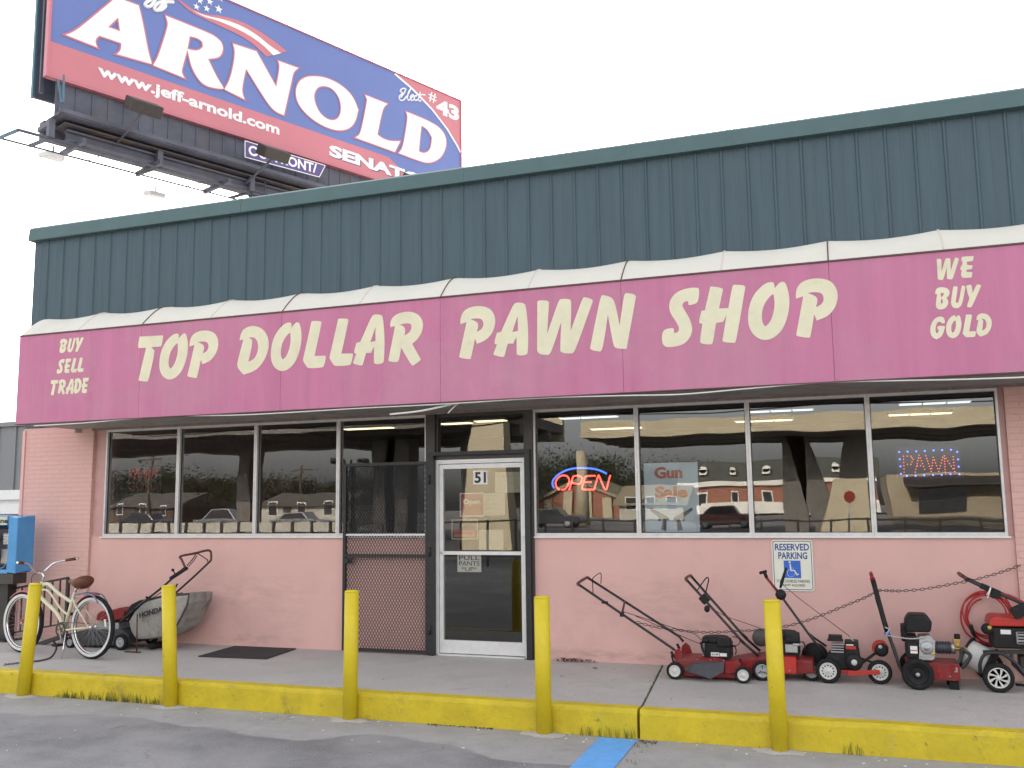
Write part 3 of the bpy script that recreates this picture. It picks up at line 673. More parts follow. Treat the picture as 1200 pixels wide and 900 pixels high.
m_bsteel = mat('weathered_dark_steel', (.09, .095, .125), .6, var=.3, scale=1.2, dirt=(.13, .10, .09), dscale=.9, dlo=.55, dhi=.75)
m_bteal = mat('teal_steel_edge', (.06, .14, .19), .5)
b = MB(); b.obox(b3(BL/2, BH/2, -.10), bu, bz, bn, BL, BH, .20); FACE = b.build('face_panel', m_bblue, BILL)
def bpoly(name, pxs, n0, th, m, par=FACE, sharp=50, it=0, inset=0):
    return poly_obj(name, [[buv(*p_) for p_ in pl] for pl in pxs], lambda u, v: b3(u, v, n0), bn, th, m, par, sharp, it, inset)
v0 = sum(buv(*q)[1] for q in [(60,48),(240,112),(400,165),(505,200)])/4
poly_obj('red_band', [[(0.02,.02),(13.3,.02),(12.75,v0*.55),(11.9,v0),(.02,v0)]], lambda u, v: b3(u, v, .002), bn, .004, m_bred, FACE, it=0)
arc = [(463,85.5),(483.5,103.5),(506.7,127.5),(524.4,150.6),(535,168.4),(540.2,178)]
ac = [buv(*q) for q in arc]
ac[0] = (ac[0][0], BH-.01); ac[-1] = (BL-.005, ac[-1][1])
poly_obj('red_corner', [ac+[(BL-.005, BH-.01)]], lambda u, v: b3(u, v, .002), bn, .004, m_bred, FACE, it=0)
acw = [(u-.05, v-.07) for u, v in ac]
poly_obj('white_arc', [ac+acw[::-1]], lambda u, v: b3(u, v, .012), bn, .004, m_bwhite, FACE, it=0)
E_ = (60, 0, 6.0); F_ = (240, 0, 4.5); G_ = (400, 60, 5.625)
BG = {
 'A': (E_, [[(100,247),(150,228),(220,180),(455,-18),(612,40),(640,150),(680,370),(706,452),(458,382),(480,365),(490,340),(490,305),(335,252),(312,275),(308,300),(322,335)], [(468,125),(482,222),(398,192)]]),
 'R': (E_, [[(803,112),(960,175),(1120,240),(1165,270),(1195,300),(1207,340),(1195,385),(1165,410),(1100,415),(1130,480),(1165,550),(1213,626),(1150,622),(1085,605),(1040,570),(985,480),(955,350),(915,490),(916,515),(935,550),(712,459),(735,430),(760,370),(810,215),(820,165)],
            [(972,255),(1030,270),(1060,295),(1065,330),(1040,355),(1000,358),(955,345)]]),
 'N': (F_, [[(148,232),(270,272),(375,460),(395,350),(385,322),(490,360),(465,380),(455,430),(415,608),(375,592),(335,555),(215,362),(190,480),(208,525),(101,471),(122,440),(142,380),(160,280)]]),
 'O': (F_, [[(570,402),(640,410),(720,450),(780,510),(807,580),(790,650),(750,685),(690,690),(610,660),(540,610),(490,550),(475,490),(490,435),(525,408)], [(625,452),(670,465),(705,510),(718,560),(712,610),(690,635),(650,635),(605,600),(580,550),(572,500),(590,462)]]),
 'L': (G_, [[(155,290),(300,348),(270,375),(235,550),(265,575),(320,595),(385,595),(350,665),(90,570),(115,555),(130,520),(160,370),(168,320)]]),
 'D': (G_, [[(425,400),(560,455),(640,500),(680,550),(692,610),(670,680),(630,720),(570,740),(500,720),(375,672),(395,650),(410,600),(430,480),(435,430)], [(525,490),(565,515),(595,570),(590,630),(570,665),(535,675),(508,660),(515,580)]]),
}
for k in 'ARNOLD':
    src, pls = BG[k]
    px = [z(*src, p_) for p_ in pls]
    bpoly('letter', px, .018, .006, m_bwhite, it=2, sharp=42)
    bpoly('letter_outline', px, .012, .005, m_bred, it=2, sharp=42, inset=.045)
# web address, office, number
def btext(name, body, p0, p1, ht, m, bold, n0=.012, shear=0, drop=0):
    a = buv(*p0); c = buv(*p1); vv = (a[1]+c[1])/2-drop
    return text(name, body, b3(a[0], vv, n0), bu, bz, c[0]-a[0], ht, m, FACE, bold=bold, thick=.006, n=bn, shear=shear)
btext('web_address', 'www.jeff-arnold.com', (114, 89.5), (327, 158), .46, m_bwhite, .035, drop=.10)
hS = buv(393, 168)[1]-buv(386, 182)[1]
btext('office_line', 'SENATOR', (385.5, 183), (513, 224), .42, m_bwhite, .05, drop=0)
btext('office_shadow', 'SENATOR', (386.5, 184), (514, 225), .42, mat('billboard_navy', (.03,.045,.16), .5), .05, n0=.007)
btext('district_number', '43', (511, 134.5), (537.5, 140.5), .60, m_bwhite, .05)
btext('district_mark', '#', (502, 119), (511, 121.5), .40, m_bwhite, .01)
def stroke(mb, px, r, n0=.016): mb.tube(bez([aton(a, c, BP, bn)+bn*n0 for a, c in px], 6), r, 6)
b = MB()
for st in [[(469,114.5),(473,109),(475,104.5),(471,104),(468.5,107),(471,109.5),(467.5,113),(468,117),(472,117.5),(476,113)], [(476,114),(480,106),(480.5,104.5),(478,109),(477,116),(479,117.5),(481,116)],
           [(481,115),(484,112.5),(483,111),(480.5,114),(482,117.8),(485,116.5)], [(488,113),(486,112.5),(485,116),(487,118),(489,116.5)], [(492,108),(490,116),(491,118.5),(493,118)], [(488,111.5),(493,111),(498,111.5)]]: stroke(b, st, .028)
b.build('script_word', m_bwhite, FACE)
b = MB()
for st in [[(185,-9),(180,2),(176,7.2),(171.5,8),(169.5,5.5),(172,2.5),(178,-1),(184,-6)], [(196,-12),(192,0),(188,8),(183.5,12.5),(180.6,11),(182,6.5),(187,3),(194,2.6),(203,2.7)], [(190,3),(193,5.5),(193,8),(189,11.5),(184,12.6)]]: stroke(b, st, .055)
b.build('script_word', m_bwhite, FACE)
bpoly('ribbon', [[(206,-3),(225,11),(240,17),(262,19),(284,25.5),(304,36.7),(322,49),(336,60.5),(312,66.6),(295.5,51),(280,41),(260,32),(240,22.5),(225,15.5),(208,1)]], .012, .004, m_bred, it=1)
bpoly('ribbon_stripe', [[(225,12.3),(240,18.6),(264,23.3),(284,31),(302,42),(315.5,53.5),(329,62.5),(320,65),(306.7,52),(291,41),(271,31),(251,23),(240,20.5)]], .017, .004, m_bwhite, it=1)
stars = [(230,8,4.4),(242,10.3,4.6),(256,10.8,5.6),(234,1,4.4),(245.5,2,4.8),(258,-2,5),(240,-7,4.4),(251,-9,4.8),(263,-10,5)]
for sx, sy, sr in stars:
    c = buv(sx, sy); rr = sr*.026
    poly_obj('star', [[(c[0]+rr*(1 if k % 2 == 0 else .42)*math.cos(math.pi/2+k*math.pi/5), c[1]+rr*(1 if k % 2 == 0 else .42)*math.sin(math.pi/2+k*math.pi/5)) for k in range(10)]], lambda u, v: b3(u, v, .012), bn, .005, m_bwhite, FACE, it=0)
b = MB()
for (u0, u1, v0_, v1_) in [(-.04, .03, -.04, BH+.04), (BL-.03, BL+.04, -.04, BH+.04)]: b.obox(b3((u0+u1)/2, (v0_+v1_)/2, -.06), bu, bz, bn, u1-u0, v1_-v0_, .2)
for (v0_, v1_) in [(-.05, .0), (BH, BH+.05)]: b.obox(b3(BL/2, (v0_+v1_)/2, -.06), bu, bz, bn, BL-.06, v1_-v0_, .2)
b.build('face_trim', m_bred, BILL)
# rear panel seen past the face's left edge, with its ribs
b = MB(); b.obox(b3(BL/2, BH/2-.2, -.84), bu, bz, bn, BL, BH+.4, .10); b.build('rear_panel', m_bsteel, BILL)
b = MB(); b.obox(b3(-.03, BH/2-.2, -.84), bu, bz, bn, .06, BH+.42, .14); b.build('rear_trim', m_bteal, BILL)
for du in (.06, .9, 2.2):
    b = MB(); b.obox(b3(du, BH/2-.2, -.5), bu, bz, bn, .10, BH+.3, .08); b.build('upright', m_bsteel, BILL)
# lower frame: skirt under the face, long beams, cross members
b = MB()
b.obox(b3(BL/2+.15, -.57, -.16), bu, bz, bn, BL-.3, 1.04, .05)
u = .4
while u < BL: b.obox(b3(u, -.57, -.125), bu, bz, bn, .05, 1.02, .02); u += .45
b.build('skirt', m_bsteel, BILL)
b = MB(); b.obox(b3(BL/2+.1, -1.12, -.02), bu, bz, bn, BL-.2, .05, .9); b.obox(b3(BL/2+.1, -1.05, .44), bu, bz, bn, BL-.2, .12, .04); b.build('catwalk', m_bsteel, BILL)
b = MB(); b.obox(b3(BL/2+.3, -1.38, -.10), bu, bz, bn, BL-.6, .06, .22); b.obox(b3(BL/2+.3, -1.50, -.10), bu, bz, bn, BL-.6, .22, .04); b.obox(b3(BL/2+.3, -1.62, -.10), bu, bz, bn, BL-.6, .05, .22); b.build('beam', m_bsteel, BILL)
b = MB(); b.obox(b3(BL/2+.1, -1.30, -.72), bu, bz, bn, BL-.2, .5, .30); b.build('beam', m_bsteel, BILL)
b = MB(); b.obox(b3(BL/2+.2, -1.26, -.30), bu, bz, bn, BL-.5, .04, .95); b.build('underside_panel', mat('rusty_dark_panel', (.085, .075, .085), .7, var=.3, scale=.8, dirt=(.16, .11, .08), dscale=.7, dlo=.5, dhi=.75), BILL)
u = .9
while u < BL:
    b = MB(); b.obox(b3(u, -1.70, -.35), bn, bz, bu, 1.5, .14, .10); b.build('cross_member', m_bsteel, BILL); u += 2.2
b = MB(); b.bar(b3(.25, -.1, .1), b3(.25, -.85, .46), .05, .05); b.bar(b3(.28, -.05, .40), b3(.28, -.85, .44), .04, .04); b.build('brace', m_bteal, BILL)
b = MB(); b.cyl((BMID.x, BMID.y, 0), (BMID.x, BMID.y, BP.z-1.2), .55, 32); b.build('column', m_bsteel, BILL)
b = MB(); b.obox(b3(BL/2+.6, -1.75, -.6), bu, bz, bn, 3.2, .7, .8); b.build('column_head', m_bsteel, BILL)
# ladder by the column
b = MB(); lc = b3(BL/2-1.3, 0, .1)
for s_ in (-.22, .22): b.cyl(lc+bu*s_+bz*-1.2, lc+bu*s_-bz*9, .03, 8)
zz = -1.4
while zz > -9: b.cyl(lc-bu*.22+bz*zz, lc+bu*.22+bz*zz, .018, 6); zz -= .3
b.build('ladder', m_bsteel, BILL)
# lamp arms in front of the face
for (px, py) in [(168, 127), (320, 181), (487, 214)]:
    P = aton(px, py, BP+bn*1.5, bn); Q = P-bn*1.45-bz*.55
    b = MB(); b.bar(Q, P-bz*.12, .05, .05); f_ = b.build('lamp_arm', m_bsteel, BILL)
    b = MB(); tl = (bn*.5+bz*.9).normalized(); sd2 = (bn*.9-bz*.5).normalized()
    b.prism([P+bu*-.44-sd2*.26-tl*.14, P+bu*.44-sd2*.26-tl*.14, P+bu*.44+sd2*.26-tl*.14, P+bu*-.44+sd2*.26-tl*.14], tl*.34); b.build('floodlight', m_dkbrown, f_, bevel=.03)
# rear light rack
zr = BP.z-1.75
p_in = atz(58, 162, zr)
off_in = (p_in-BP).dot(bn)
b = MB(); b.tube([p_in-bu*.80, p_in+bu*9.5], .045, 8); b.build('rack_rail', m_bsteel, BILL)
p_out = atz(35, 171, zr); 
b = MB(); b.tube([p_out-bu*.80, p_out+bu*9.5], .03, 8); b.build('rack_rail', m_bsteel, BILL)
b = MB(); b.bar(p_in-bu*.78, p_out-bu*.78, .07, .07); b.build('rack_end', m_bteal, BILL)
k = 0
for q in (0, 3.05, 6.1, 9.1):
    b = MB(); b.bar(p_out+bu*q, p_in+bu*q, .08, .08); b.obox(p_in+bu*q+bz*.26-bn*-.05, bu, bz, bn, .16, .5, .16); b.bar(p_in+bu*q+bz*.42, p_in+bu*q+bz*.42+bn*(-.7-off_in), .12, .12); b.build('rack_bracket', m_bsteel, BILL)
    if q: 
        b = MB(); b.bar(p_out+bu*(q-1.5), p_in+bu*(q-1.5), .02, .02); b.build('rack_tie', m_bsteel, BILL)
for (px, py) in [(62, 186), (182, 230)]:
    P = atz(px, py, zr-.35)
    b = MB(); b.prism([P+bu*-.32-bn*.17, P+bu*.32-bn*.17, P+bu*.25+bn*.17-bz*.03, P+bu*-.25+bn*.17-bz*.03], bz*.14); f_ = b.build('floodlight', m_aluw, BILL, bevel=.02)
    b = MB(); b.bar(P+bz*.12, P+bz*.36, .03, .03); b.build('lamp_arm', m_bsteel, f_)
# owner's plate on the skirt
pp = BP+bn*.46
def pl3(px, py, n=0): return aton(px, py, pp, bn)+bn*n
m_plate = mat('violet_plate', (.10, .07, .22), .5)
A0, A1, A2, A3 = pl3(287, 184), pl3(374, 207.5), pl3(381, 194), pl3(287, 165)
b = MB(); b.prism([A0, A1, A2, A3], -bn*.03); PLT = b.build('name_plate', m_plate, BILL)
b = MB()
for s_, e_ in ((A0, A1), (A1, A2), (A2, A3), (A3, A0)): b.bar(s_+bn*.004, e_+bn*.004, .025, .012, bn)
b.build('plate_border', m_bwhite, PLT)
dirp = (A1-A0).normalized(); 
text('plate_lettering', 'OUTFRONT/', A0+dirp*.12+bz*.10, dirp, bz, (A1-A0).length-.22, .33, m_bwhite, PLT, bold=.03, thick=.005, n=bn)

# ------------------------------------------------------------------ bollards
BOLL = []
bl_lab = ['yellow bollard standing in front of the cream bicycle', 'yellow bollard in front of the grey grass bag and left of the doormat', 'yellow bollard in front of the black mesh gate',
          'yellow bollard just right of the glass door', 'yellow bollard in front of the red mowers and nearest the reserved parking sign']
for i, ((bx, by), (tx, ty)) in enumerate(zip([(33,814),(197,829),(411,843),(635,862),(914,881)], [(40,684),(196,686),(411,692),(634,699),(904,703)])):
    B0 = atz(bx, by, 0); by_ = min(-2.205, B0.y+.062); T0 = at(tx, ty, by_-.02)
    x0 = atz(bx, by, 0).x; hgt = T0.z
    B = thing('bollard', (x0, by_, 0), bl_lab[i], 'bollard', 'yellow bollards along the kerb')
    dx = T0.x-x0; rad = .0635+.002*(i % 2)
    b = MB(); b.tube([(x0, by_, 0), (x0+dx*.5, by_, hgt*.5), (x0+dx*.985, by_, hgt-.012)], rad, 28); b.build('post', m_yellow, B)
    b = MB(); b.lathe((x0+dx, by_, hgt-.0125), (dx/hgt, 0, 1), [(rad+.0005, 0), (rad-.004, .009), (rad-.014, .014), (0, .017)], 28); b.build('cap', m_yellow, B)
    b = MB(); rr = random.Random(i); pts = [(x0+(rad+.07+rr.uniform(-.02, .05))*math.cos(t)*1.3, by_-.02+(rad+.04+rr.uniform(-.02, .04))*math.sin(t), .0) for t in [2*math.pi*k/18 for k in range(18)]]
    pts = [(p_[0], min(p_[1], -2.155), .002) for p_ in pts]
    b.add(pts+[(x0+(rad-.003)*math.cos(2*math.pi*k/18), by_+(rad-.003)*math.sin(2*math.pi*k/18), .012) for k in range(18)], [(k, (k+1) % 18, 18+(k+1) % 18, 18+k) for k in range(18)], True)
    b.build('concrete_collar', m_conc, B, fix=False)
# doormat
MX = [atz(*q, .22) for q in [(232,770),(275,758),(347,761),(312,773)]]
b = MB(); b.prism([(p_.x, p_.y, .222) for p_ in MX], (0, 0, .012))
tag(b.build('doormat', mat('black_mat_rubber', (.03, .03, .033), .85, var=.25, scale=60, bump=.5, bscale=220), bevel=.003), 'black rubber mat lying on the sidewalk left of the door', 'doormat')

# ------------------------------------------------------------------ reserved parking sign
RS = thing('parking_sign', (8.56, -.02, 1.23), 'white and blue reserved parking sign for disabled drivers on the pink wall', 'sign')
RX0, RX1, RZ0, RZ1 = 8.365, 8.755, .985, 1.482
def rrect(x0, x1, z0_, z1_, r=.03, n=5):
    out = []
    for cx, cz, a0 in ((x1-r, z1_-r, 0), (x0+r, z1_-r, 90), (x0+r, z0_+r, 180), (x1-r, z0_+r, 270)):
        out += [(cx+r*math.cos(R(a0+90*k/n)), cz+r*math.sin(R(a0+90*k/n))) for k in range(n+1)]
    return out
pl = lambda y: (lambda a, c: (a, y, c))
poly_obj('plate', [rrect(RX0, RX1, RZ0, RZ1)], pl(-.008), (0,-1,0), .004, m_signw, RS, it=0)
poly_obj('border', [rrect(RX0+.012, RX1-.012, RZ0+.012, RZ1-.012, .02), rrect(RX0+.018, RX1-.018, RZ0+.018, RZ1-.018, .016)], pl(-.0125), (0,-1,0), .001, m_bluei, RS, it=0)
XW = (1,0,0); ZW = (0,0,1)
text('sign_lettering', 'RESERVED', (RX0+.033, -.0125, RZ1-.105), XW, ZW, .325, .068, m_bluei, RS, bold=.028, thick=.001)
text('sign_lettering', 'PARKING', (RX0+.062, -.0125, RZ1-.188), XW, ZW, .275, .068, m_bluei, RS, bold=.028, thick=.001)
text('small_lettering', 'STATE DISABLED PARKING', (RX0+.038, -.0125, RZ0+.082), XW, ZW, .31, .028, m_ink, RS, bold=.0, thick=.001)
text('small_lettering', 'PERMIT REQUIRED', (RX0+.085, -.0125, RZ0+.040), XW, ZW, .22, .028, m_ink, RS, bold=.0, thick=.001)
SQ0, SQ1 = RZ0+.125, RZ0+.295
poly_obj('blue_field', [[(8.475, SQ0), (8.635, SQ0), (8.635, SQ1), (8.475, SQ1)]], pl(-.0125), (0,-1,0), .001, m_bluesq, RS, it=0)
b = MB()
def flat_line(pts, w_, y): b.tube(bez([(8.475+.16*a, y, SQ0+.17*c) for a, c in pts], 5), w_, 6, flat=.3)
flat_line([(.38,.80),(.40,.56),(.42,.44),(.62,.42),(.74,.20),(.86,.24)], .007, -.0145); flat_line([(.41,.58),(.58,.56)], .006, -.0145)
flat_line([(.34,.50),(.22,.38),(.20,.22),(.34,.08),(.52,.10),(.62,.24),(.62,.30)], .006, -.0145)
b.lathe((8.475+.16*.36, -.0145, SQ0+.17*.90), (0,-1,0), [(.011, -.001), (.011, .002), (0, .0025)], 16)
b.build('wheelchair_symbol', m_paper, RS)
for sx in (RX0+.02, RX1-.02):
    b = MB(); b.lathe((sx, -.0121, RZ1-.022), (0,-1,0), [(.008, 0), (.007, .004), (0, .006)], 10); b.build('bolt', m_steel, RS)

# ------------------------------------------------------------------ things in the windows and on the door glass
def sheet(name, p0, p1, y, m, label, cat, group=None):
    A = at(*p0, y); B_2 = at(*p1, y)
    T = thing(name, ((A.x+B_2.x)/2, y, B_2.z), label, cat, group)
    b = MB(); b.box((A.x, y, B_2.z), (B_2.x, y+.002, A.z)); b.build('sheet', m, T)
    return T, A.x, B_2.x, B_2.z, A.z
m_pbl = mat('pale_blue_paper', (.55, .66, .78), .7, var=.04)
T, x0, x1, z0, z1 = sheet('sale_poster', (754,543), (820.5,627), .065, m_pbl, 'pale blue Gun Sale poster with two pistols in the window left of the parking sign', 'poster')
W_, H_ = x1-x0, z1-z0
def onp(fx, fz): return (x0+W_*fx, .0645, z0+H_*fz)
text('poster_lettering', 'Gun', onp(.20, .78), XW, ZW, W_*.52, H_*.165, m_redi, T, bold=.045, thick=.001)
text('poster_lettering', 'Sale', onp(.20, .51), XW, ZW, W_*.60, H_*.165, m_redi, T, bold=.045, thick=.001)
for sgn in (1, -1):
    P_ = [(.09,.345),(.115,.375),(.41,.255),(.455,.235),(.44,.20),(.40,.205),(.385,.06),(.29,.075),(.335,.225),(.30,.215),(.275,.185),(.245,.20),(.255,.245)]
    P_ = [(q if sgn > 0 else (.98-q[0]+.0, q[1])) for q in P_]
    poly_obj('pistol_picture', [[(x0+W_*a, z0+H_*c) for a, c in P_]], pl(.0645), (0,-1,0), .001, mat('dark_grey_ink', (.05, .06, .075), .7), T, it=0)
m_white = m_paper
m_oldp = mat('yellowed_paper', (.42, .395, .32), .8, var=.05)
def scrawl(T, x0, x1, z0, z1, y, lines, seed, m=None, r=.0022):
    rr = random.Random(seed); b = MB()
    for k in range(lines):
        zz = z1-(z1-z0)*(k+.6)/(lines+.2); x = x0+(x1-x0)*rr.uniform(.08, .18)
        while x < x1-(x1-x0)*.12:
            L = (x1-x0)*rr.uniform(.06, .16); pts = []
            for q in range(6): pts.append((x+L*q/5, y, zz+rr.uniform(-1, 1)*(z1-z0)*.035))
            b.tube(pts, r, 4, flat=.3); x += L+(x1-x0)*.05
    b.build('handwriting', m or m_ink, T)
T, *q = sheet('door_notice', (580,553.5), (612,577), .024, m_oldp, 'white handwritten notice at the upper right of the door glass', 'paper notice'); scrawl(T, q[0], q[1], q[2], q[3], .0235, 3, 1)
T, *q = sheet('door_notice', (566,578), (592,604), .024, m_oldp, 'white handwritten notice beside the red Open sheet on the door', 'paper notice'); scrawl(T, q[0], q[1], q[2], q[3], .0235, 5, 2)
T, *q = sheet('door_notice', (561,621), (590,645), .024, m_oldp, 'blank white sheet at the bottom of the upper door pane', 'paper notice'); scrawl(T, q[0], q[1], q[2]+.12, q[3], .0235, 1, 3)
T, *q = sheet('door_notice', (536,649), (564,670.5), .024, m_paper, 'white sheet reading PULL PANTS UP below the door rail', 'paper notice')
for k, wd_ in enumerate(['PULL', 'PANTS', '*UP*']):
    text('hand_lettering', wd_, (q[0]+.02+(.03 if k == 2 else 0), .0235, q[3]-(q[3]-q[2])*(.34+.31*k)), XW, ZW, (q[1]-q[0])-.04-(.06 if k == 2 else 0), (q[3]-q[2])*.24, m_ink, T, bold=.0, thick=.0008)
T, *q = sheet('door_notice', (540,579), (565.5,604), .026, mat('red_sheet', (.28, .012, .012), .6, var=.1), 'red sheet reading Open taped inside the door glass', 'paper notice')
text('sheet_lettering', 'Open', (q[0]+.03, .0255, q[2]+.11), XW, ZW, (q[1]-q[0])-.06, .07, m_paper, T, bold=.02, thick=.0008)
b = MB(); b.box((q[0]-.012, .0262, q[2]-.012), (q[1]+.012, .028, q[2]-.0005)); b.box((q[0]-.012, .0262, q[3]+.0005), (q[1]+.012, .028, q[3]+.012)); b.box((q[0]-.012, .0262, q[2]-.0004), (q[0]-.0005, .028, q[3]+.0004)); b.build('margin', m_paper, T)
T, *q = sheet('door_placard', (530,609.5), (559.5,631.5), .026, m_black, 'framed black placard with red and orange lettering low on the door glass', 'placard')
b = MB()
for a_, c_ in (((q[0]-.008, q[2]-.008), (q[1]+.008, q[2]+.006)), ((q[0]-.008, q[3]-.006), (q[1]+.008, q[3]+.008)), ((q[0]-.008, q[2]+.0065), (q[0]+.006, q[3]-.0065)), ((q[1]-.006, q[2]+.0065), (q[1]+.008, q[3]-.0065))): b.box((a_[0], .0225, a_[1]), (c_[0], .0255, c_[1]))
b.build('frame', mat('tan_frame', (.42, .36, .24), .5), T)
b = MB(); b.box((q[0]+.02, .0252, q[2]+.062), (q[1]-.02, .0258, q[2]+.10)); b.build('red_stripe', mat('placard_red', (.36, .02, .02), .5), T)
b = MB(); b.box((q[0]+.02, .0252, q[2]+.022), (q[1]-.02, .0258, q[2]+.052)); b.build('orange_stripe', mat('placard_orange', (.50, .16, .04), .5), T)
scrawl(T, q[0]+.06, q[1]-.06, q[2]+.11, q[3]-.02, .0251, 1, 9, mat('placard_red', (.36, .02, .02), .5), .006)
# OPEN neon
m_nred = mat('red_neon_tube', (.9, .1, .1), .4, emis=(1, .06, .045), estr=1.7); m_nblu = mat('blue_neon_tube', (.1, .2, .9), .4, emis=(.06, .16, 1), estr=.75)
NY = .10
NE = thing('neon_sign', (6.4, NY, 2.0), 'red and blue glowing OPEN neon sign in the window right of the door', 'neon sign')
def npx(pts): return bez([at(640+a/13.333, 535+c/13.333, NY) for a, c in pts], 6)
b = MB(); b.tube(npx([(125,495),(100,440),(110,370),(180,290),(300,220),(440,185),(600,180),(760,195),(870,230),(945,270)]), .010, 8); b.build('blue_arc', m_nblu, NE)
for ch in [[[(210,520),(160,470),(150,400),(190,330),(260,295),(330,310),(360,370),(340,450),(290,510),(240,520)]],
           [[(360,525),(385,440),(415,330),(440,305),(530,305),(560,350),(540,410),(500,430),(420,415),(395,400)]],
           [[(770,300),(640,305),(605,330),(585,400),(560,490),(585,515),(740,515)], [(590,400),(710,400)]],
           [[(750,520),(785,390),(815,300),(830,310),(900,480),(930,515),(950,490),(980,370),(1005,290)]]]:
    b = MB()
    for st in ch: b.tube(npx(st), .0085, 8)
    b.build('letter_tube', m_nred, NE)
b = MB(); b.tube([at(662, 560, NY+.03), at(700, 560, NY+.03)], .006, 6); b.tube([at(680, 549, NY+.03), (6.39, NY+.05, 2.9)], .003, 5); b.build('hanger', m_black, NE)
# PAWN light board: dots
m_ldr = mat('red_diode', (.9, .2, .1), .4, emis=(1, .12, .05), estr=.75); m_ldb = mat('blue_diode', (.2, .2, .9), .4, emis=(.10, .12, 1), estr=1.7)
PW = thing('light_board', (9.87, .12, 2.1), 'PAWN sign of small red and blue lights in the rightmost window', 'light sign')
b = MB()
for px, py in [(165,236),(283,232),(405,228),(525,222),(648,214),(768,209),(894,204),(980,235),(992,340),(1001,442),(1012,548),(886,549),(762,557),(640,560),(517,565),(396,570),(272,573),(190,543),(182,438),(173,338)]:
    b.ball(at(1040+px/12, 510+py/12, .12), .0085, 8, 5)
tag(b.build('border_light', m_ldb, PW), kind='stuff')
b = MB()
for st in [[(235,520),(225,295),(330,295),(360,340),(330,410),(235,410)], [(390,520),(445,280),(540,520)], [(420,430),(510,430)], [(540,290),(615,510),(645,310),(722,510),(790,270)], [(812,520),(800,290),(945,510),(920,260)]]:
    P_ = [at(1040+a/12, 510+c/12, .12) for a, c in st]
    for a_, c_ in zip(P_[:-1], P_[1:]):
        n = max(2, int((c_-a_).length/.026))
        for k in range(n): b.ball(a_.lerp(c_, k/n), .0052, 6, 4)
tag(b.build('letter_light', m_ldr, PW), kind='stuff')
b = MB(); A = at(1050, 524, .135); C_2 = at(1127, 560, .135); b.box((A.x, .132, C_2.z), (C_2.x, .15, A.z)); b.build('board', mat('board_black', (.03, .03, .035), .6), PW)
# faint WE BUY GOLD board in the leftmost window
WB = thing('light_board', (.4, .25, 2.1), 'dim red WE BUY GOLD light sign in the leftmost window', 'light sign')
m_dim = mat('dim_red_tube', (.10, .02, .02), .5, emis=(1, .05, .03), estr=.04)
A, B_2, C_2 = at(152, 549, .25), at(186, 549, .25), at(152, 561, .25)
text('glowing_lettering', 'WE BUY', (A.x, .25, C_2.z), XW, ZW, B_2.x-A.x, A.z-C_2.z, m_dim, WB, bold=.0, thick=.01)
text('glowing_lettering', 'GOLD', (A.x, .25, C_2.z-.16), XW, ZW, B_2.x-A.x, .12, mat('dimmer_red_tube', (.05, .02, .02), .5, emis=(1, .1, .05), estr=.01), WB, bold=.0, thick=.01)
b = MB(); b.box((A.x-.04, .265, C_2.z-.2), (B_2.x+.04, .28, A.z+.03)); b.build('board', mat('board_black', (.03, .03, .035), .6), WB)

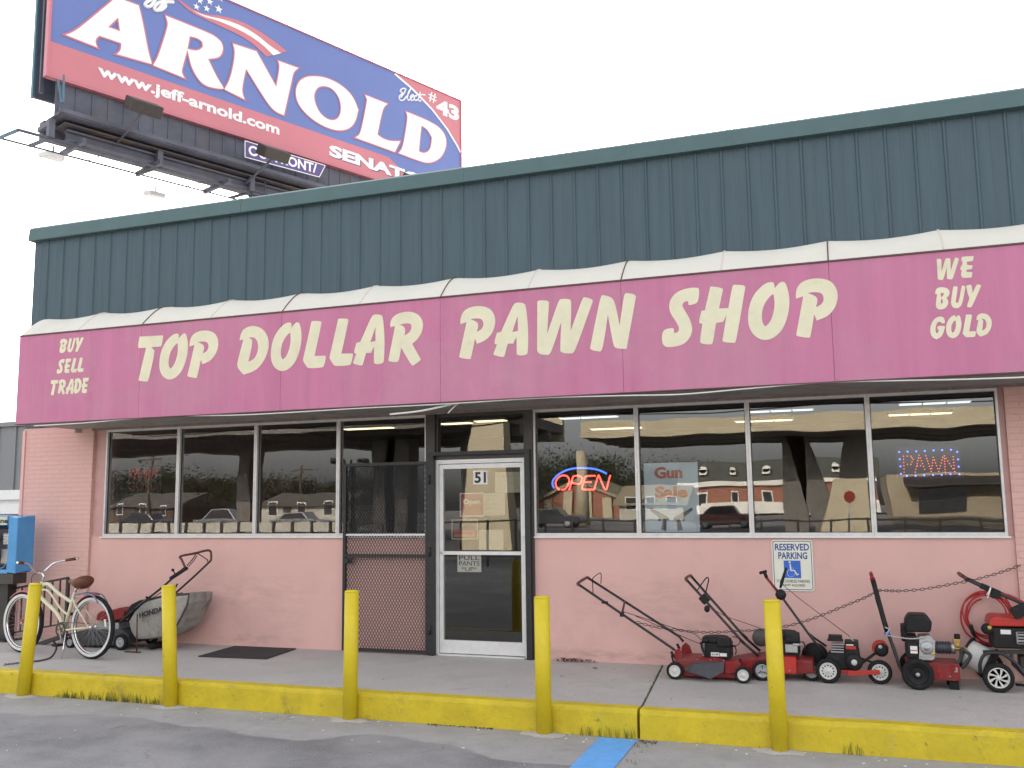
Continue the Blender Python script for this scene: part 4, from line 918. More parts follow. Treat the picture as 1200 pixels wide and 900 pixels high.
# ------------------------------------------------------------------ machines along the wall
def wheel(parent, c, r, w_, rim_m, style='disc', axis=(0, -1, 0), rr=.68, name='wheel'):
    """tyre with a rim; axis points to the outer side"""
    c = Vector(c); ax = Vector(axis).normalized(); h = w_/2
    b = MB(); ri = r*rr
    b.lathe(c, ax, [(ri, -h*.8), (r*.90, -h), (r*.985, -h*.6), (r, 0), (r*.985, h*.6), (r*.90, h), (ri, h*.8), (ri*.98, 0)], 36, closed=True)
    up = Vector((0,0,1)) if abs(ax.z) < .9 else Vector((1,0,0)); a_ = ax.cross(up).normalized(); u_ = ax.cross(a_)
    n_ = int(2*math.pi*r/.022)
    for k in range(n_):
        t = 2*math.pi*k/n_; d = a_*math.cos(t)+u_*math.sin(t); tn = -a_*math.sin(t)+u_*math.cos(t)
        b.obox(c+d*(r*.992), ax, tn, d, w_*.72, .009, r*.03)
    W = b.build(name, m_rubber, parent)
    b = MB()
    if style == 'disc':
        b.lathe(c, ax, [(ri, -h*.7), (ri, h*.86), (ri*.9, h*.9), (ri*.82, h*.55), (ri*.45, h*.5), (ri*.30, h*.85), (ri*.22, h*1.0), (0, h*1.0)], 32)
    elif style == 'holes':
        b.lathe(c, ax, [(ri, -h*.7), (ri, h*.86), (ri*.93, h*.92), (ri*.86, h*.75), (ri*.3, h*.75), (ri*.25, h*.95), (0, h)], 32)
        b.use(1)
        for k in range(12):
            t = 2*math.pi*k/12; d = a_*math.cos(t)+u_*math.sin(t)
            b.lathe(c+d*ri*.66+ax*h*.75, ax, [(ri*.085, 0), (ri*.085, .0025), (0, .003)], 10)
    elif style == 'three':
        b.lathe(c, ax, [(ri, -h*.7), (ri, h*.86), (ri*.86, h*.9), (ri*.84, h*.3), (ri*.2, h*.3), (ri*.2, h*.9), (0, h*.95)], 32)
        b.use(1)
        for k in range(3):
            t = 2*math.pi*k/3+.5; d = a_*math.cos(t)+u_*math.sin(t); tn = -a_*math.sin(t)+u_*math.cos(t)
            b.obox(c+d*ri*.5+ax*h*.42, d, tn, ax, ri*.68, ri*.09, h*.25)
    elif style == 'swirl':
        b.lathe(c, ax, [(ri*.98, -h*.7), (ri, h*.86), (ri*.90, h*.92), (ri*.86, h*.5), (ri*.86, -h*.5)], 36)
        b.lathe(c, ax, [(ri*.25, -h*.4), (ri*.25, h*.7), (ri*.14, h*.86), (0, h*.86)], 24)
        for k in range(8):
            t0 = 2*math.pi*k/8; pts = []
            for (rr_, dt, wd) in [(.22, 0, .10), (.5, .28, .15), (.9, .42, .26)]:
                pts.append((rr_, t0+dt, wd))
            L = []; Rr = []
            for rr_, t, wd in pts:
                d = a_*math.cos(t)+u_*math.sin(t); tn = -a_*math.sin(t)+u_*math.cos(t)
                L.append(c+d*ri*rr_+tn*ri*wd*.5+ax*h*.25); Rr.append(c+d*ri*rr_-tn*ri*wd*.5+ax*h*.25)
            b.prism(L+Rr[::-1], ax*h*.4)
        b.use(1); b.lathe(c, ax, [(ri*.86, -h*.5), (0, -h*.5)], 24)
    elif style == 'black':
        b.lathe(c, ax, [(ri, -h*.7), (ri, h*.7), (ri*.9, h*.75), (ri*.75, h*.1), (ri*.3, h*.1), (ri*.28, h*.8), (ri*.2, h*.9)], 32)
        b.use(1); b.lathe(c, ax, [(ri*.2, h*.7), (ri*.2, h*1.05), (0, h*1.1)], 16)
    else:
        b.lathe(c, ax, [(ri, -h*.7), (ri, h*.86), (ri*.3, h*.8), (0, h)], 32)
    b.build('rim', [rim_m, m_bplas if style != 'black' else m_cast], W)
    return W
def at2(px, py, y): return at(px, py, y)
def deck_box(mb, pts, y0, y1):                # pixel outline on the near plane, swept to the far plane in depth
    P_ = [at(a, c, y0) for a, c in pts]
    mb.prism(P_, (0, y1-y0, 0)); return mb
def rod(parent, name, pts, r, m, seg=10):
    b = MB(); b.tube(pts, r, seg); return b.build(name, m, parent)
def fins(mb, p0, p1, y0, y1, n=6, out=.012):   # cooling fins as thin plates
    A = at(*p0, y0); C_ = at(*p1, y0)
    for k in range(n):
        zz = C_.z+(A.z-C_.z)*(k+.5)/n
        mb.box((A.x-out, y0-out, zz-.003), (C_.x+out, y1, zz+.003))

# red push mower, the leftmost of the row on the right
Y0, Y1 = -.75, -.27
o_ = at(830, 793, -.5)
MO = thing('push_mower', (o_.x, -.5, .22), 'red push mower with white wheels and long black handle, leftmost of the mower row', 'lawn mower', 'machines along the wall')
cw1 = at(791, 786, Y0); cw2 = at(871, 791, Y0-.03)
r1 = cw1.z-.22; r2 = cw2.z-.22
for c_, r_ in ((cw1, r1), (cw2, r2)):
    wheel(MO, c_, r_, .045, m_wrim, 'disc'); wheel(MO, (c_.x, Y1+.02, c_.z), r_, .045, m_wrim, 'disc', (0, 1, 0))
b = MB(); zt = cw1.z+.075
prof = [(cw1.x-.05, cw1.z-.03), (cw1.x-.06, cw1.z+.05), (cw1.x+.03, cw1.z+.10), (cw1.x+.16, cw1.z+.10), (cw1.x+.22, zt+.02), (cw2.x-.14, zt+.02), (cw2.x-.06, zt+.0), (cw2.x+.03, cw2.z+.04), (cw2.x+.05, cw2.z-.02), (cw2.x-.02, cw2.z-.05), (cw1.x+.05, cw1.z-.055)]
b.prism([(x, Y0+.035, zz) for x, zz in prof], (0, Y1-Y0-.07, 0)); DK = b.build('deck', m_red, MO, bevel=.012, bseg=3)
b = MB(); b.lathe(((cw1.x+cw2.x)/2+.02, (Y0+Y1)/2, zt+.0), (0,0,1), [(.17, 0), (.165, .022), (.14, .038), (.10, .045)], 28); b.build('deck_dome', m_red, DK)
FP = [(801,784),(815,775.5),(849,775.5),(848.5,786.5),(833.5,794),(808,787)]
b = MB(); P_ = [at(a, c, Y0-.012) for a, c in FP]; P_[4] = P_[4]+Vector((0,-.07,0)); P_[5] = P_[5]+Vector((0,-.05,0)); P_[3] = P_[3]+Vector((0,-.04,0))
b.prism(P_, (0, .014, 0)); b.build('discharge_flap', m_gplas, MO)
b = MB(); P_ = [at(a, c, Y0-.004) for a, c in [(849,776),(862,774.5),(869,778),(867,789),(848.5,790)]]; b.prism(P_, (0, .05, 0)); b.build('corner_guard', m_red, MO, bevel=.008)
b = MB(); P_ = [at(a, c, Y1) for a, c in [(797,771),(799,757),(803,753),(808,757),(811,766),(811,774)]]; b.prism(P_, (0, .03, 0)); b.build('handle_bracket', m_red, MO, bevel=.004); b = MB(); P_ = [at(a, c, Y0+.05) for a, c in [(789,772),(791,762),(796,760),(800,768),(800,776)]]; b.prism(P_, (0, .02, 0)); b.build('handle_bracket', m_red, MO, bevel=.004)
def small_engine(T, p0, p1, yn, yf, label=True, shroud=m_bplas, top=True):
    A = at(*p0, yn); C_ = at(*p1, yn); x0, x1, z0, z1 = A.x, C_.x, C_.z, A.z; W = x1-x0; H = z1-z0; yc = (yn+yf)/2
    b = MB(); b.box((x0+W*.05, yn+.01, z0), (x1-W*.04, yf-.01, z0+H*.62)); E = b.build('engine', shroud, T, bevel=.012, bseg=3)
    b = MB(); b.lathe((x0+W*.42, yc, z0+H*.60), (0,0,1), [(min(W, yf-yn)*.50, 0), (min(W, yf-yn)*.50, H*.18), (min(W, yf-yn)*.44, H*.25), (min(W, yf-yn)*.25, H*.27), (.0, H*.27)], 28); b.build('recoil_cover', shroud, E)
    b = MB(); b.box((x0+W*.50, yn-.012, z0+H*.50), (x1, yn+.09, z0+H*.86)); b.build('air_filter', shroud, E, bevel=.014, bseg=3)
    b = MB(); b.lathe((x0+W*.10, yn+.035, z0+H*.72), (-1, 0, 0), [(.022, -.03), (.026, 0), (.026, .03), (.02, .035), (0, .036)], 16); b.build('fuel_cap', shroud, E)
    b = MB(); 
    for k in range(5): b.box((x0-.012, yn+.03, z0+.02+k*H*.09), (x0+W*.05, yf-.05, z0+.025+k*H*.09))
    b.build('cylinder_fins', m_cast, E)
    b = MB(); b.tube(bez([(x1-.01, yn+.05, z0+H*.5), (x1+.03, yn+.03, z0+H*.52), (x1+.045, yn+.03, z0+H*.35), (x1+.035, yn+.03, z0+H*.2)], 5), .005, 6); b.build('fuel_line', m_bplas, E)
    if label:
        b = MB(); b.box((x0+W*.28, yn+.006, z0+H*.10), (x0+W*.58, yn+.0095, z0+H*.26)); b.box((x0+W*.60, yn+.0062, z0+H*.11), (x0+W*.84, yn+.0095, z0+H*.24)); b.build('maker_label', m_paper, E)
        text('label_lettering', '6.5 HP', (x0+W*.31, yn+.0057, z0+H*.14), XW, ZW, W*.24, H*.08, m_ink, E, bold=.03, thick=.0005)
    return E
small_engine(MO, (823,743), (857,773), -.64, -.36)
def handle_pair(T, near, far, m=m_handle, r=.0125, yN=-.68, yF=-.33, tops=True, top_m=m_rust):
    n_ = [at(a, c, yN) for a, c in near]; f_ = [at(a, c, yF) for a, c in far]
    rod(T, 'handle_tube', n_, r, m, 12); rod(T, 'handle_tube', f_, r, m, 12)
    if tops:
        d1 = (n_[-1]-n_[-2]).normalized(); mid = [n_[-1], n_[-1]+d1*.03+(f_[-1]-n_[-1])*.06, f_[-1]+d1*.03-(f_[-1]-n_[-1])*.06, f_[-1]]
        rod(T, 'grip', bez(mid, 5), r*1.15, top_m, 12)
    return n_, f_
nn, ff = handle_pair(MO, [(791,762),(787,759),(679.5,686)], [(801,752),(796,746),(691,678.5)])
b = MB(); b.tube([nn[1].lerp(nn[2], .53), ff[1].lerp(ff[2], .60)], .011, 8); b.build('cross_bar', m_rust, MO)
b = MB(); a_ = nn[1].lerp(nn[2], .53); b.box(a_-Vector((.02, .02, .025)), a_+Vector((.02, .015, .02))); a_ = nn[1].lerp(nn[2], .72); b.box(a_-Vector((.03, .02, .012)), a_+Vector((.03, .015, .010))); b.build('throttle_knob', m_bplas, MO, bevel=.006)
p_a = at(695, 695, -.68); p_b = at(704, 684, -.33)
rod(MO, 'brake_bail', bez([p_a, at(694.5, 685, -.66), at(694.5, 678, -.62), at(701, 672.5, -.40), at(704, 672, -.36), at(704.5, 678, -.33), p_b], 5), .0045, m_bplas, 8)
rod(MO, 'cable', bez([at(728,716,-.66), at(750,723,-.6), at(790,736,-.55), at(812,742,-.5), at(822,750,-.5)], 6), .0035, m_bplas, 6)
rod(MO, 'starter_cord', bez([at(745,722,-.35), at(775,735,-.4), at(800,746,-.45), at(826,757,-.5)], 6), .003, m_bplas, 6)
for q in ((788,766), (795,757)):
    b = MB(); A = at(*q, -.70 if q[0] < 790 else -.33); b.tube([A-Vector((.012, 0, -.02)), A+Vector((.012, 0, -.03))], .013, 10); b.build('wing_nut', m_bplas, MO)

def mower_details(T, c1, c2, yn, zt_):
    b = MB(); b.box(((c1.x+c2.x)/2-.13, yn+.0325, zt_-.055), ((c1.x+c2.x)/2-.02, yn+.036, zt_-.025)); b.build('decal', m_oldp0, T)
    for c_ in (c1, c2):
        b = MB(); b.bar((c_.x-.005, yn+.03, c_.z+.03), (c_.x-.03, yn+.025, c_.z+.125), .016, .006, (0,1,0)); b.ball((c_.x-.03, yn+.025, c_.z+.128), .011, 8, 5); b.build('height_lever', m_bplas, T)
    for k in range(5):
        b = MB(); xx = c1.x+.08+(c2.x-c1.x-.14)*k/4; b.lathe((xx, yn+.07, zt_+.002), (0,0,1), [(.008, 0), (.008, .005), (.004, .008), (0, .008)], 6); b.build('bolt', m_steel, T)
m_oldp0 = mat('worn_decal', (.45, .42, .36), .6, var=.2, scale=40)
mower_details(MO, cw1, cw2, Y0, zt+.02)
b = MB(); A = at(858, 757, -.62); b.cyl(A+Vector((-.01, 0, 0)), A+Vector((.035, 0, .0)), .009, 8); b.tube(bez([A+Vector((.035,0,0)), A+Vector((.07,.0,.03)), A+Vector((.06,.02,.07)), A+Vector((0,.05,.08))], 5), .004, 6); b.build('spark_plug', m_bplas, MO)
b = MB(); A = at(827, 768, -.66); b.tube(bez([A, A+Vector((-.03,0,.06)), A+Vector((-.035,0,.10))], 4), .011, 8); b.ball(A+Vector((-.035,0,.11)), .017, 8, 6); b.build('oil_filler', m_bplas, MO)
# second red mower, behind the bollard
Y0, Y1 = -.60, -.16
cw1 = at(893.5, 786, Y0+.0); cw2 = at(951, 786.5, Y0+.12)
o_ = (cw1+cw2)/2
M2 = thing('push_mower', (o_.x, -.4, .22), 'red push mower with grey three-spoke wheels half hidden behind the bollard', 'lawn mower', 'machines along the wall')
for c_ in (cw1, cw2):
    wheel(M2, c_, c_.z-.22, .045, m_grim, 'three'); wheel(M2, (c_.x, Y1, c_.z), c_.z-.22, .045, m_grim, 'three', (0, 1, 0))
b = MB(); prof = [(cw1.x-.30, cw1.z-.02), (cw1.x-.28, cw1.z+.07), (cw1.x-.12, cw1.z+.10), (cw1.x+.05, cw1.z+.12), (cw1.x+.16, cw1.z+.10), (cw2.x+.02, cw1.z+.10), (cw2.x+.03, cw1.z-.01), (cw1.x+.1, cw1.z-.04), (cw1.x-.1, cw1.z-.045)]
b.prism([(x, Y0+.04, zz) for x, zz in prof], (0, Y1-Y0-.08, 0)); b.build('deck', m_red, M2, bevel=.012, bseg=3)
b = MB(); A = at(915, 770, Y0-.02); C_ = at(933.5, 790, Y0-.02); b.box((A.x-.12, Y0-.02, C_.z), (C_.x, Y0+.16, A.z)); b.build('front_guard', m_ored, M2, bevel=.008)
b = MB(); p_ = at(925, 786, Y0-.02); b.lathe((p_.x, Y0-.0195, p_.z), (0,-1,0), [(.009, 0), (.007, .006), (0, .007)], 10); b.build('bolt', m_steel, M2)
E_ = small_engine(M2, (903,736), (938,770), -.52, -.24, label=False)
b = MB(); A = at(920, 755, -.53); C_ = at(935, 765, -.53); b.box((A.x, -.545, C_.z), (C_.x, -.51, A.z)); b.lathe(at(933, 755.5, -.54), (1,0,0), [(.012,-.03),(.012,.03),(.006,.032),(.006,.06)], 10); b.build('carburettor', m_cast, M2, bevel=.006)
b = MB(); A = at(892, 747, -.50); b.lathe(A, (0,-1,0), [(.075, -.05), (.08, -.03), (.08, .03), (.07, .045), (.02, .05), (0, .05)], 28); b.build('air_cleaner', m_dkbrown, M2)
nn, ff = handle_pair(M2, [(889,769),(870,752),(806,681)], [(891,763),(873,747),(811.5,677)], yN=-.56, yF=-.24)
b = MB()
for q, yy in (((870,752), -.56), ((873.5,746.5), -.24)): A = at(*q, yy); b.obox(A, (nn[1]-nn[0]), (0,1,0), (0,0,1), .06, .03, .03)
b.build('joint_clamp', m_bplas, M2)
b = MB(); A = at(825.5, 702, -.54); b.obox(A, (1,0,-1.1), (0,1,0), (1,0,.9), .085, .07, .075); A = at(828.5, 713.5, -.55); b.ball(A, .028, 12, 8, (1, .7, 1.2)); b.build('control_box', m_bplas, M2, bevel=.012)
rod(M2, 'brake_bail', bez([at(827,695,-.25), at(829,686,-.25), at(830.5,679,-.28), at(828,677,-.4), at(821,686,-.52), at(817,692,-.55)], 5), .006, m_bplas, 8)
rod(M2, 'starter_cord', bez([at(833,712,-.5), at(850,722,-.4), at(870,729,-.4), at(893,737,-.38)], 6), .0035, m_rust, 6)

# black lawn edger
Y0, Y1 = -.56, -.22
cr = at(970.5, 786, Y0); cf = at(1031, 787.5, Y0+.08)
ED = thing('lawn_edger', ((cr.x+cf.x)/2, -.4, .22), 'black lawn edger with red bar and white drilled wheels under the reserved parking sign', 'lawn edger', 'machines along the wall')
wheel(ED, cr, cr.z-.22, .05, m_wrim, 'holes'); wheel(ED, (cr.x, Y1, cr.z), cr.z-.22, .05, m_wrim, 'holes', (0, 1, 0)); wheel(ED, cf, cf.z-.22, .05, m_wrim, 'holes')
b = MB(); A = at(993, 789, Y0-.03); C_ = at(1031, 787.5, Y0+.03); b.bar(A, C_, .022, .038); b.bar(at(958, 787, Y0+.06), at(1000, 787, Y0+.06), .05, .03); b.build('axle_bar', m_ored, ED, bevel=.004)
b = MB(); P_ = [at(a, c, Y0+.06) for a, c in [(967,782),(968,770),(975,763),(996,758),(1007,762),(1009,776),(1002,784),(985,786)]]; b.prism(P_, (0, .22, 0)); b.build('body', m_bplas, ED, bevel=.014)
b = MB(); A = at(989.5, 752, Y0+.05); C_ = at(1007.5, 777, Y0+.05); b.box((A.x, Y0+.05, C_.z), (C_.x, Y0+.25, A.z)); E_ = b.build('engine', m_bplas, ED, bevel=.012, bseg=3)
b = MB(); A = at(991, 757, Y0+.048); C_ = at(1003, 761, Y0+.048); b.box((A.x, Y0+.046, C_.z), (C_.x, Y0+.0485, A.z)); b.build('red_stripe', m_ored, E_)
b = MB(); A = at(991.5, 755, Y0+.048); C_ = at(1000, 756.6, Y0+.048); b.box((A.x, Y0+.0455, C_.z), (C_.x, Y0+.0483, A.z)); b.build('white_stripe', m_paper, E_)
b = MB(); A = at(970.5, 745, Y0+.04); C_ = at(987, 752, Y0+.04); b.box((A.x, Y0+.04, C_.z), (C_.x, Y0+.16, A.z)); b.box((A.x-.012, Y0+.045, C_.z+.0), (C_.x+.01, Y0+.155, C_.z+.012)); b.build('fuel_tank', m_bplas, ED, bevel=.01)
b = MB()
for k in range(4): A = at(974, 755+3*k, Y0+.07); b.box((A.x, Y0+.055, A.z), (A.x+.11, Y0+.2, A.z+.008))
b.build('cylinder_fins', m_cast, ED)
b = MB(); A = at(1001, 776, Y0+.03); b.lathe(A, (0,-1,0), [(.075, -.03), (.075, .0), (.065, .012), (.03, .014)], 24); E2 = b.build('pulley_cover', m_bplas, ED)
b = MB(); b.lathe(A, (0,-1,0), [(.026, .012), (.026, .022), (.012, .024), (0, .024)], 18); b.build('hub', m_wrim, E2)
b = MB(); A = at(955, 768, Y1+.0); b.lathe(A, (0,-1,0), [(.118, -.02), (.12, 0), (.115, .02), (.05, .03), (0, .03)], 32); b.build('belt_cover', m_bplas, ED)
b = MB(); A = at(1031.5, 759.5, Y0+.16); b.lathe(A, (0,-1,0), [(.070, -.04), (.072, 0), (.068, .015)], 28); b.use(1); b.lathe(A+Vector((.01, 0, -.012)), (0,-1,0), [(.06, .0), (.058, .045), (.03, .05), (0, .05)], 24); b.use(2); b.lathe(A+Vector((0,-.048,.02)), (0,-1,0), [(.016, 0), (.016, .008), (.008, .009), (.008, .002)], 14); b.build('blade_guard', [m_ored, m_bplas, m_wrim], ED)
b = MB(); b.bar(at(1005, 781, Y0+.1), at(1029, 763, Y0+.16), .02, .02); b.bar(at(1008,771,Y0+.2), at(1030,779,Y0+.1), .014, .014); b.build('strut', m_bplas, ED)
hy = Y0+.10
pts = [at(971,773,hy), at(947,742,hy), at(918,702,hy), at(914,696,hy)]
rod(ED, 'handle_tube', pts, .0115, m_handle, 12); rod(ED, 'handle_tube', [at(968,757,hy+.12), at(955,748,hy+.06), at(946,741,hy+.01)], .010, m_handle, 10)
rod(ED, 'upper_handle', [at(913,695,hy), at(897,675.5,hy)], .0125, m_red, 12)
rod(ED, 'grip', [at(898.5,677,hy), at(895.5,670,hy), ], .016, m_bplas, 12); rod(ED, 'cross_grip', [at(890.5,671.5,hy-.02), at(898,669.5,hy+.02)], .014, m_bplas, 12)
b = MB(); b.lathe(at(915,697,hy-.01), (0,-1,0), [(.050, -.02), (.052, 0), (.045, .022), (.015, .028), (0, .028)], 8); b.build('depth_dial', m_bplas, ED)
b = MB(); b.tube([at(914.5,689,hy-.02), at(916,683,hy-.02), at(919,673,hy-.02), at(921.5,665,hy-.02)], [.010,.015,.013,.010], 10); b.build('lever', m_bplas, ED)
rod(ED, 'starter_cord', [at(917.5,685.5,hy-.01), at(940,704,hy), at(996,746,hy+.02)], .0035, m_rust, 6)
b = MB(); A = at(996.5, 747.5, hy+.02); b.bar(A-Vector((.02,0,-.015)), A+Vector((.03,0,-.03)), .012, .012); b.build('cord_grip', m_steel, ED)

# pressure washer with a red base
Y0, Y1 = -.66, -.25
cw = at(1075.4, 790, Y0); rw = cw.z-.22
P1 = thing('pressure_washer', (cw.x+.2, -.45, .22), 'pressure washer with red box base, black wheel and one tall black handle', 'pressure washer', 'machines along the wall')
wheel(P1, cw, rw, .07, m_bplas, 'black', rr=.66); wheel(P1, (cw.x, Y1+.03, cw.z), rw, .07, m_bplas, 'black', (0, 1, 0), rr=.66)
b = MB(); A = at(1088, 777.5, Y0+.03); C_ = at(1126, 799, Y0+.03); b.box((cw.x-.08, Y0+.05, C_.z), (C_.x, Y1-.02, A.z)); BS = b.build('base', m_red, P1, bevel=.006)
b = MB(); A = at(1113.5, 793, Y0+.05); b.lathe((A.x, Y0+.05, A.z), (0,-1,0), [(.008, 0), (.007, .005), (0, .006)], 10); b.build('bolt', m_steel, BS)
b = MB(); A = at(1121, 785, Y0+.05); b.box((A.x-.008, Y0+.044, A.z-.02), (A.x+.008, Y0+.05, A.z+.02)); b.box((A.x-.02, Y0+.040, A.z-.02), (A.x-.006, Y0+.05, A.z-.01)); b.build('hook', m_steel, BS)
for yy in (Y0+.1, Y1-.1):
    b = MB(); A = at(1120, 800, Y0+.05); b.box((A.x-.05, yy-.03, .222), (A.x+.03, yy+.03, A.z+.01)); b.build('foot', m_rubber, P1, bevel=.006)
ey = Y0+.08
b = MB(); P_ = [at(a, c, ey) for a, c in [(1060.5,741),(1061,728),(1065,720.5),(1086,721),(1092.5,729),(1091,741.5)]]; b.prism(P_, (0, .26, 0)); b.build('fuel_tank', m_bplas, P1, bevel=.022, bseg=3)
b = MB(); A = at(1055.5, 732, ey+.05); C_ = at(1063.5, 752, ey+.05); b.box((A.x, ey+.05, C_.z), (C_.x, ey+.2, A.z)); b.build('air_filter', m_bplas, P1, bevel=.012)
b = MB(); A = at(1061, 745, ey); C_ = at(1076.5, 772, ey); b.box((A.x, ey, C_.z), (C_.x, ey+.26, A.z)); EN = b.build('engine', m_bplas, P1, bevel=.012)
b = MB(); A = at(1066.5, 757, ey-.002); C_ = at(1075.5, 766, ey-.002); b.box((A.x, ey-.002, C_.z), (C_.x, ey+.0015, A.z)); L_ = b.build('maker_label', m_paper, EN)
b = MB(); A = at(1067, 761.5, ey-.004); C_ = at(1075, 763, ey-.004); b.box((A.x, ey-.0035, C_.z), (C_.x, ey-.0022, A.z)); b.build('label_stripe', m_redi, L_)
b = MB(); P_ = [at(a, c, ey+.01) for a, c in [(1077,746),(1090,745),(1096,752),(1095.5,772),(1092,774),(1077,773)]]; b.prism(P_, (0, .2, 0)); fins(b, (1078,752), (1094,771), ey+.01, ey+.2, 7, .006); b.build('crankcase', m_cast, P1, bevel=.004)
b = MB(); b.lathe(at(1086,759,ey+.01), (0,-1,0), [(.055, 0), (.053, .01), (.035, .014), (.02, .014), (.018, .024), (0, .024)], 24); b.build('bearing_cover', m_cast, P1)
b = MB(); b.ball(at(1093.5, 766, ey-.005), .014, 10, 6); b.build('oil_cap', mat('yellow_cap', (.55, .40, .05), .5), P1)
b = MB(); A = at(1097, 758.5, ey+.09); C_ = at(1114, 759, ey+.09)
b.lathe(A, (1,0,0), [(.035, -.02), (.05, .0), (.05, (C_.x-A.x)), (.04, C_.x-A.x+.005)], 24)
for k in range(5): b.lathe(A+Vector((.01+.022*k,0,0)), (1,0,0), [(.048, 0), (.058, .002), (.058, .008), (.048, .010)], 24)
PU = b.build('pump', mat('grey_pump', (.07, .07, .085), .45, metal=.4, var=.1), P1)
b = MB(); b.lathe(C_, (1,0,0), [(.052, 0), (.052, .035), (.045, .04), (.03, .04)], 22); b.build('pump_flange', m_steel, PU)
b = MB(); A = at(1121, 755, ey+.09); b.obox(A, (1,0,0), (0,1,0), (0,0,1), .055, .09, .10); b.cyl(A+Vector((-.02,-.045,-.03)), A+Vector((.075,-.045,-.03)), .014, 12); b.cyl(A+Vector((.0,-.04,0)), A+Vector((0,-.075,0)), .018, 12); b.build('pump_head', m_brass, PU, bevel=.006)
b = MB(); A = at(1121.5, 746, ey+.09); b.lathe(A, (0,0,1), [(.012, -.035), (.016, -.02), (.024, -.018), (.026, .015), (.018, .024), (0, .026)], 16); b.build('pressure_knob', m_bplas, PU)
for yy in (Y0+.07, Y1-.06):
    rod(P1, 'front_rail', bez([at(1119,781,yy), at(1126,772,yy), at(1127,761,yy), at(1131,763,yy), at(1137,768,yy), at(1134,775,yy), at(1127,783,yy)], 5), .016, m_handle, 10)
for yy in (Y0+.06, Y1-.05):
    dy = yy-(Y0+.06)
    P_ = [at(a, c, Y0+.06)+Vector((0, dy, 0)) for a, c in [(1060,785),(1054,781),(1050,768),(1038.5,736),(1028,704)]]
    rod(P1, 'handle_tube', P_, .015, m_handle, 12)
    P_ = [at(a, c, Y0+.06)+Vector((0, dy, 0)) for a, c in [(1040,741),(1036,728),(1023,680)]]; rod(P1, 'foam_grip', P_, .022, m_bplas, 12)
P_ = [at(1023,680,Y0+.06), at(1021.3,674.5,Y0+.06), at(1021.3,674.5,Y0+.06)+Vector((0,Y1-Y0-.11,0)), at(1023,680,Y0+.06)+Vector((0,Y1-Y0-.11,0))]
rod(P1, 'grip_bar', P_, .016, m_red, 12)
b = MB(); A = at(1039.5, 742, Y0+.04); b.obox(A, (1,0,.1), (0,1,0), (0,0,1), .05, .05, .02); b.build('blue_tie', m_bluesq, P1, bevel=.004)
rod(P1, 'pale_hose', bez([at(1037,735,Y0+.02), at(1042,738,Y0+.02), at(1039,744,Y0+.02), at(1052,746.5,Y0+.05), at(1066,748.5,Y0+.05), at(1080,747.5,Y0+.07), at(1088,745,ey+.02)], 6), .006, mat('pale_hose_rubber', (.40, .38, .36), .6), 8)

# pressure washer with the red hose, at the right edge
Y0, Y1 = -.60, -.05
cw = at(1170, 794, Y0); rw = cw.z-.22
P2 = thing('pressure_washer', (cw.x+.2, -.35, .22), 'pressure washer with red hood and coiled red hose by the right pillar', 'pressure washer', 'machines along the wall')
wheel(P2, cw, rw, .075, m_wrim, 'swirl', rr=.70); wheel(P2, (cw.x, Y1+.05, cw.z), rw, .075, m_wrim, 'swirl', (0, 1, 0), rr=.70)
# white drum with black rims behind the near wheel
A = at(1147, 771, Y0+.22); dax = Vector((.85, -.35, -.42)).normalized()
b = MB(); b.lathe(A, dax, [(.115, -.10), (.118, -.09), (.118, .09), (.115, .10), (.02, .10)], 32); DR = b.build('drum', m_wrim, P2)
b = MB(); 
for t in (-.11, .095): b.lathe(A+dax*t, dax, [(.105, 0), (.14, .0), (.145, .008), (.14, .018), (.105, .018)], 32)
b.build('drum_rim', m_rubber, DR)
ey = Y0+.08
b = MB(); P_ = [at(a, c, ey) for a, c in [(1159,734),(1161,725),(1166,722.5),(1178,723.5),(1201,724.5),(1230,727),(1232,735)]]; b.prism(P_, (0, .34, 0)); b.build('hood', m_ored, P2, bevel=.012, bseg=3)
b = MB(); A = at(1163, 735.2, ey); C_ = at(1228, 762, ey); b.box((A.x, ey+.01, C_.z), (C_.x, ey+.33, A.z)); EN = b.build('engine', m_bplas, P2, bevel=.014, bseg=3)
b = MB(); A = at(1172.5, 738, ey); C_ = at(1185, 743.5, ey); b.box((A.x, ey+.006, C_.z), (C_.x, ey+.011, A.z)); b.build('maker_label', m_paper, EN)
b = MB(); A = at(1190, 740, ey); C_ = at(1214, 756, ey); b.box((A.x, ey-.015, C_.z), (C_.x, ey+.03, A.z)); MU = b.build('muffler_guard', m_steel, EN, bevel=.012)
b = MB()
for k in range(4): b.box((A.x+.012, ey-.0185, C_.z+.014+k*.026), (C_.x-.012, ey-.0145, C_.z+.026+k*.026))
b.build('vent_slot', m_bplas, MU)
b = MB(); b.lathe(at(1157, 737, ey+.03), (-.4,-1,.1), [(.045, -.03), (.05, 0), (.045, .025), (.02, .03), (0, .03)], 20); b.build('air_filter', m_bplas, P2)
b = MB(); b.ball(at(1159.5, 735.5, ey-.012), .018, 10, 6); b.build('yellow_knob', mat('yellow_cap', (.55, .40, .05), .5), P2)
b = MB(); A = at(1152, 764, Y0+.06); C_ = at(1230, 764, Y0+.06); b.bar(A, C_, .03, .03); b.bar(A+Vector((0,.40,0)), C_+Vector((0,.40,0)), .03, .03)
b.bar(C_+Vector((-.1,0,0)), C_+Vector((-.1,.40,0)), .03, .03); b.build('frame', m_handle, P2)
rod(P2, 'frame_hoop', bez([at(1149,790,Y0+.04), at(1148.5,778,Y0+.03), at(1153,768,Y0+.03), at(1162,765,Y0+.03), at(1176,767,Y0+.03), at(1192,779,Y0+.03), at(1203,792,Y0+.03), at(1225,802,Y0+.03)], 6), .014, m_handle, 10)
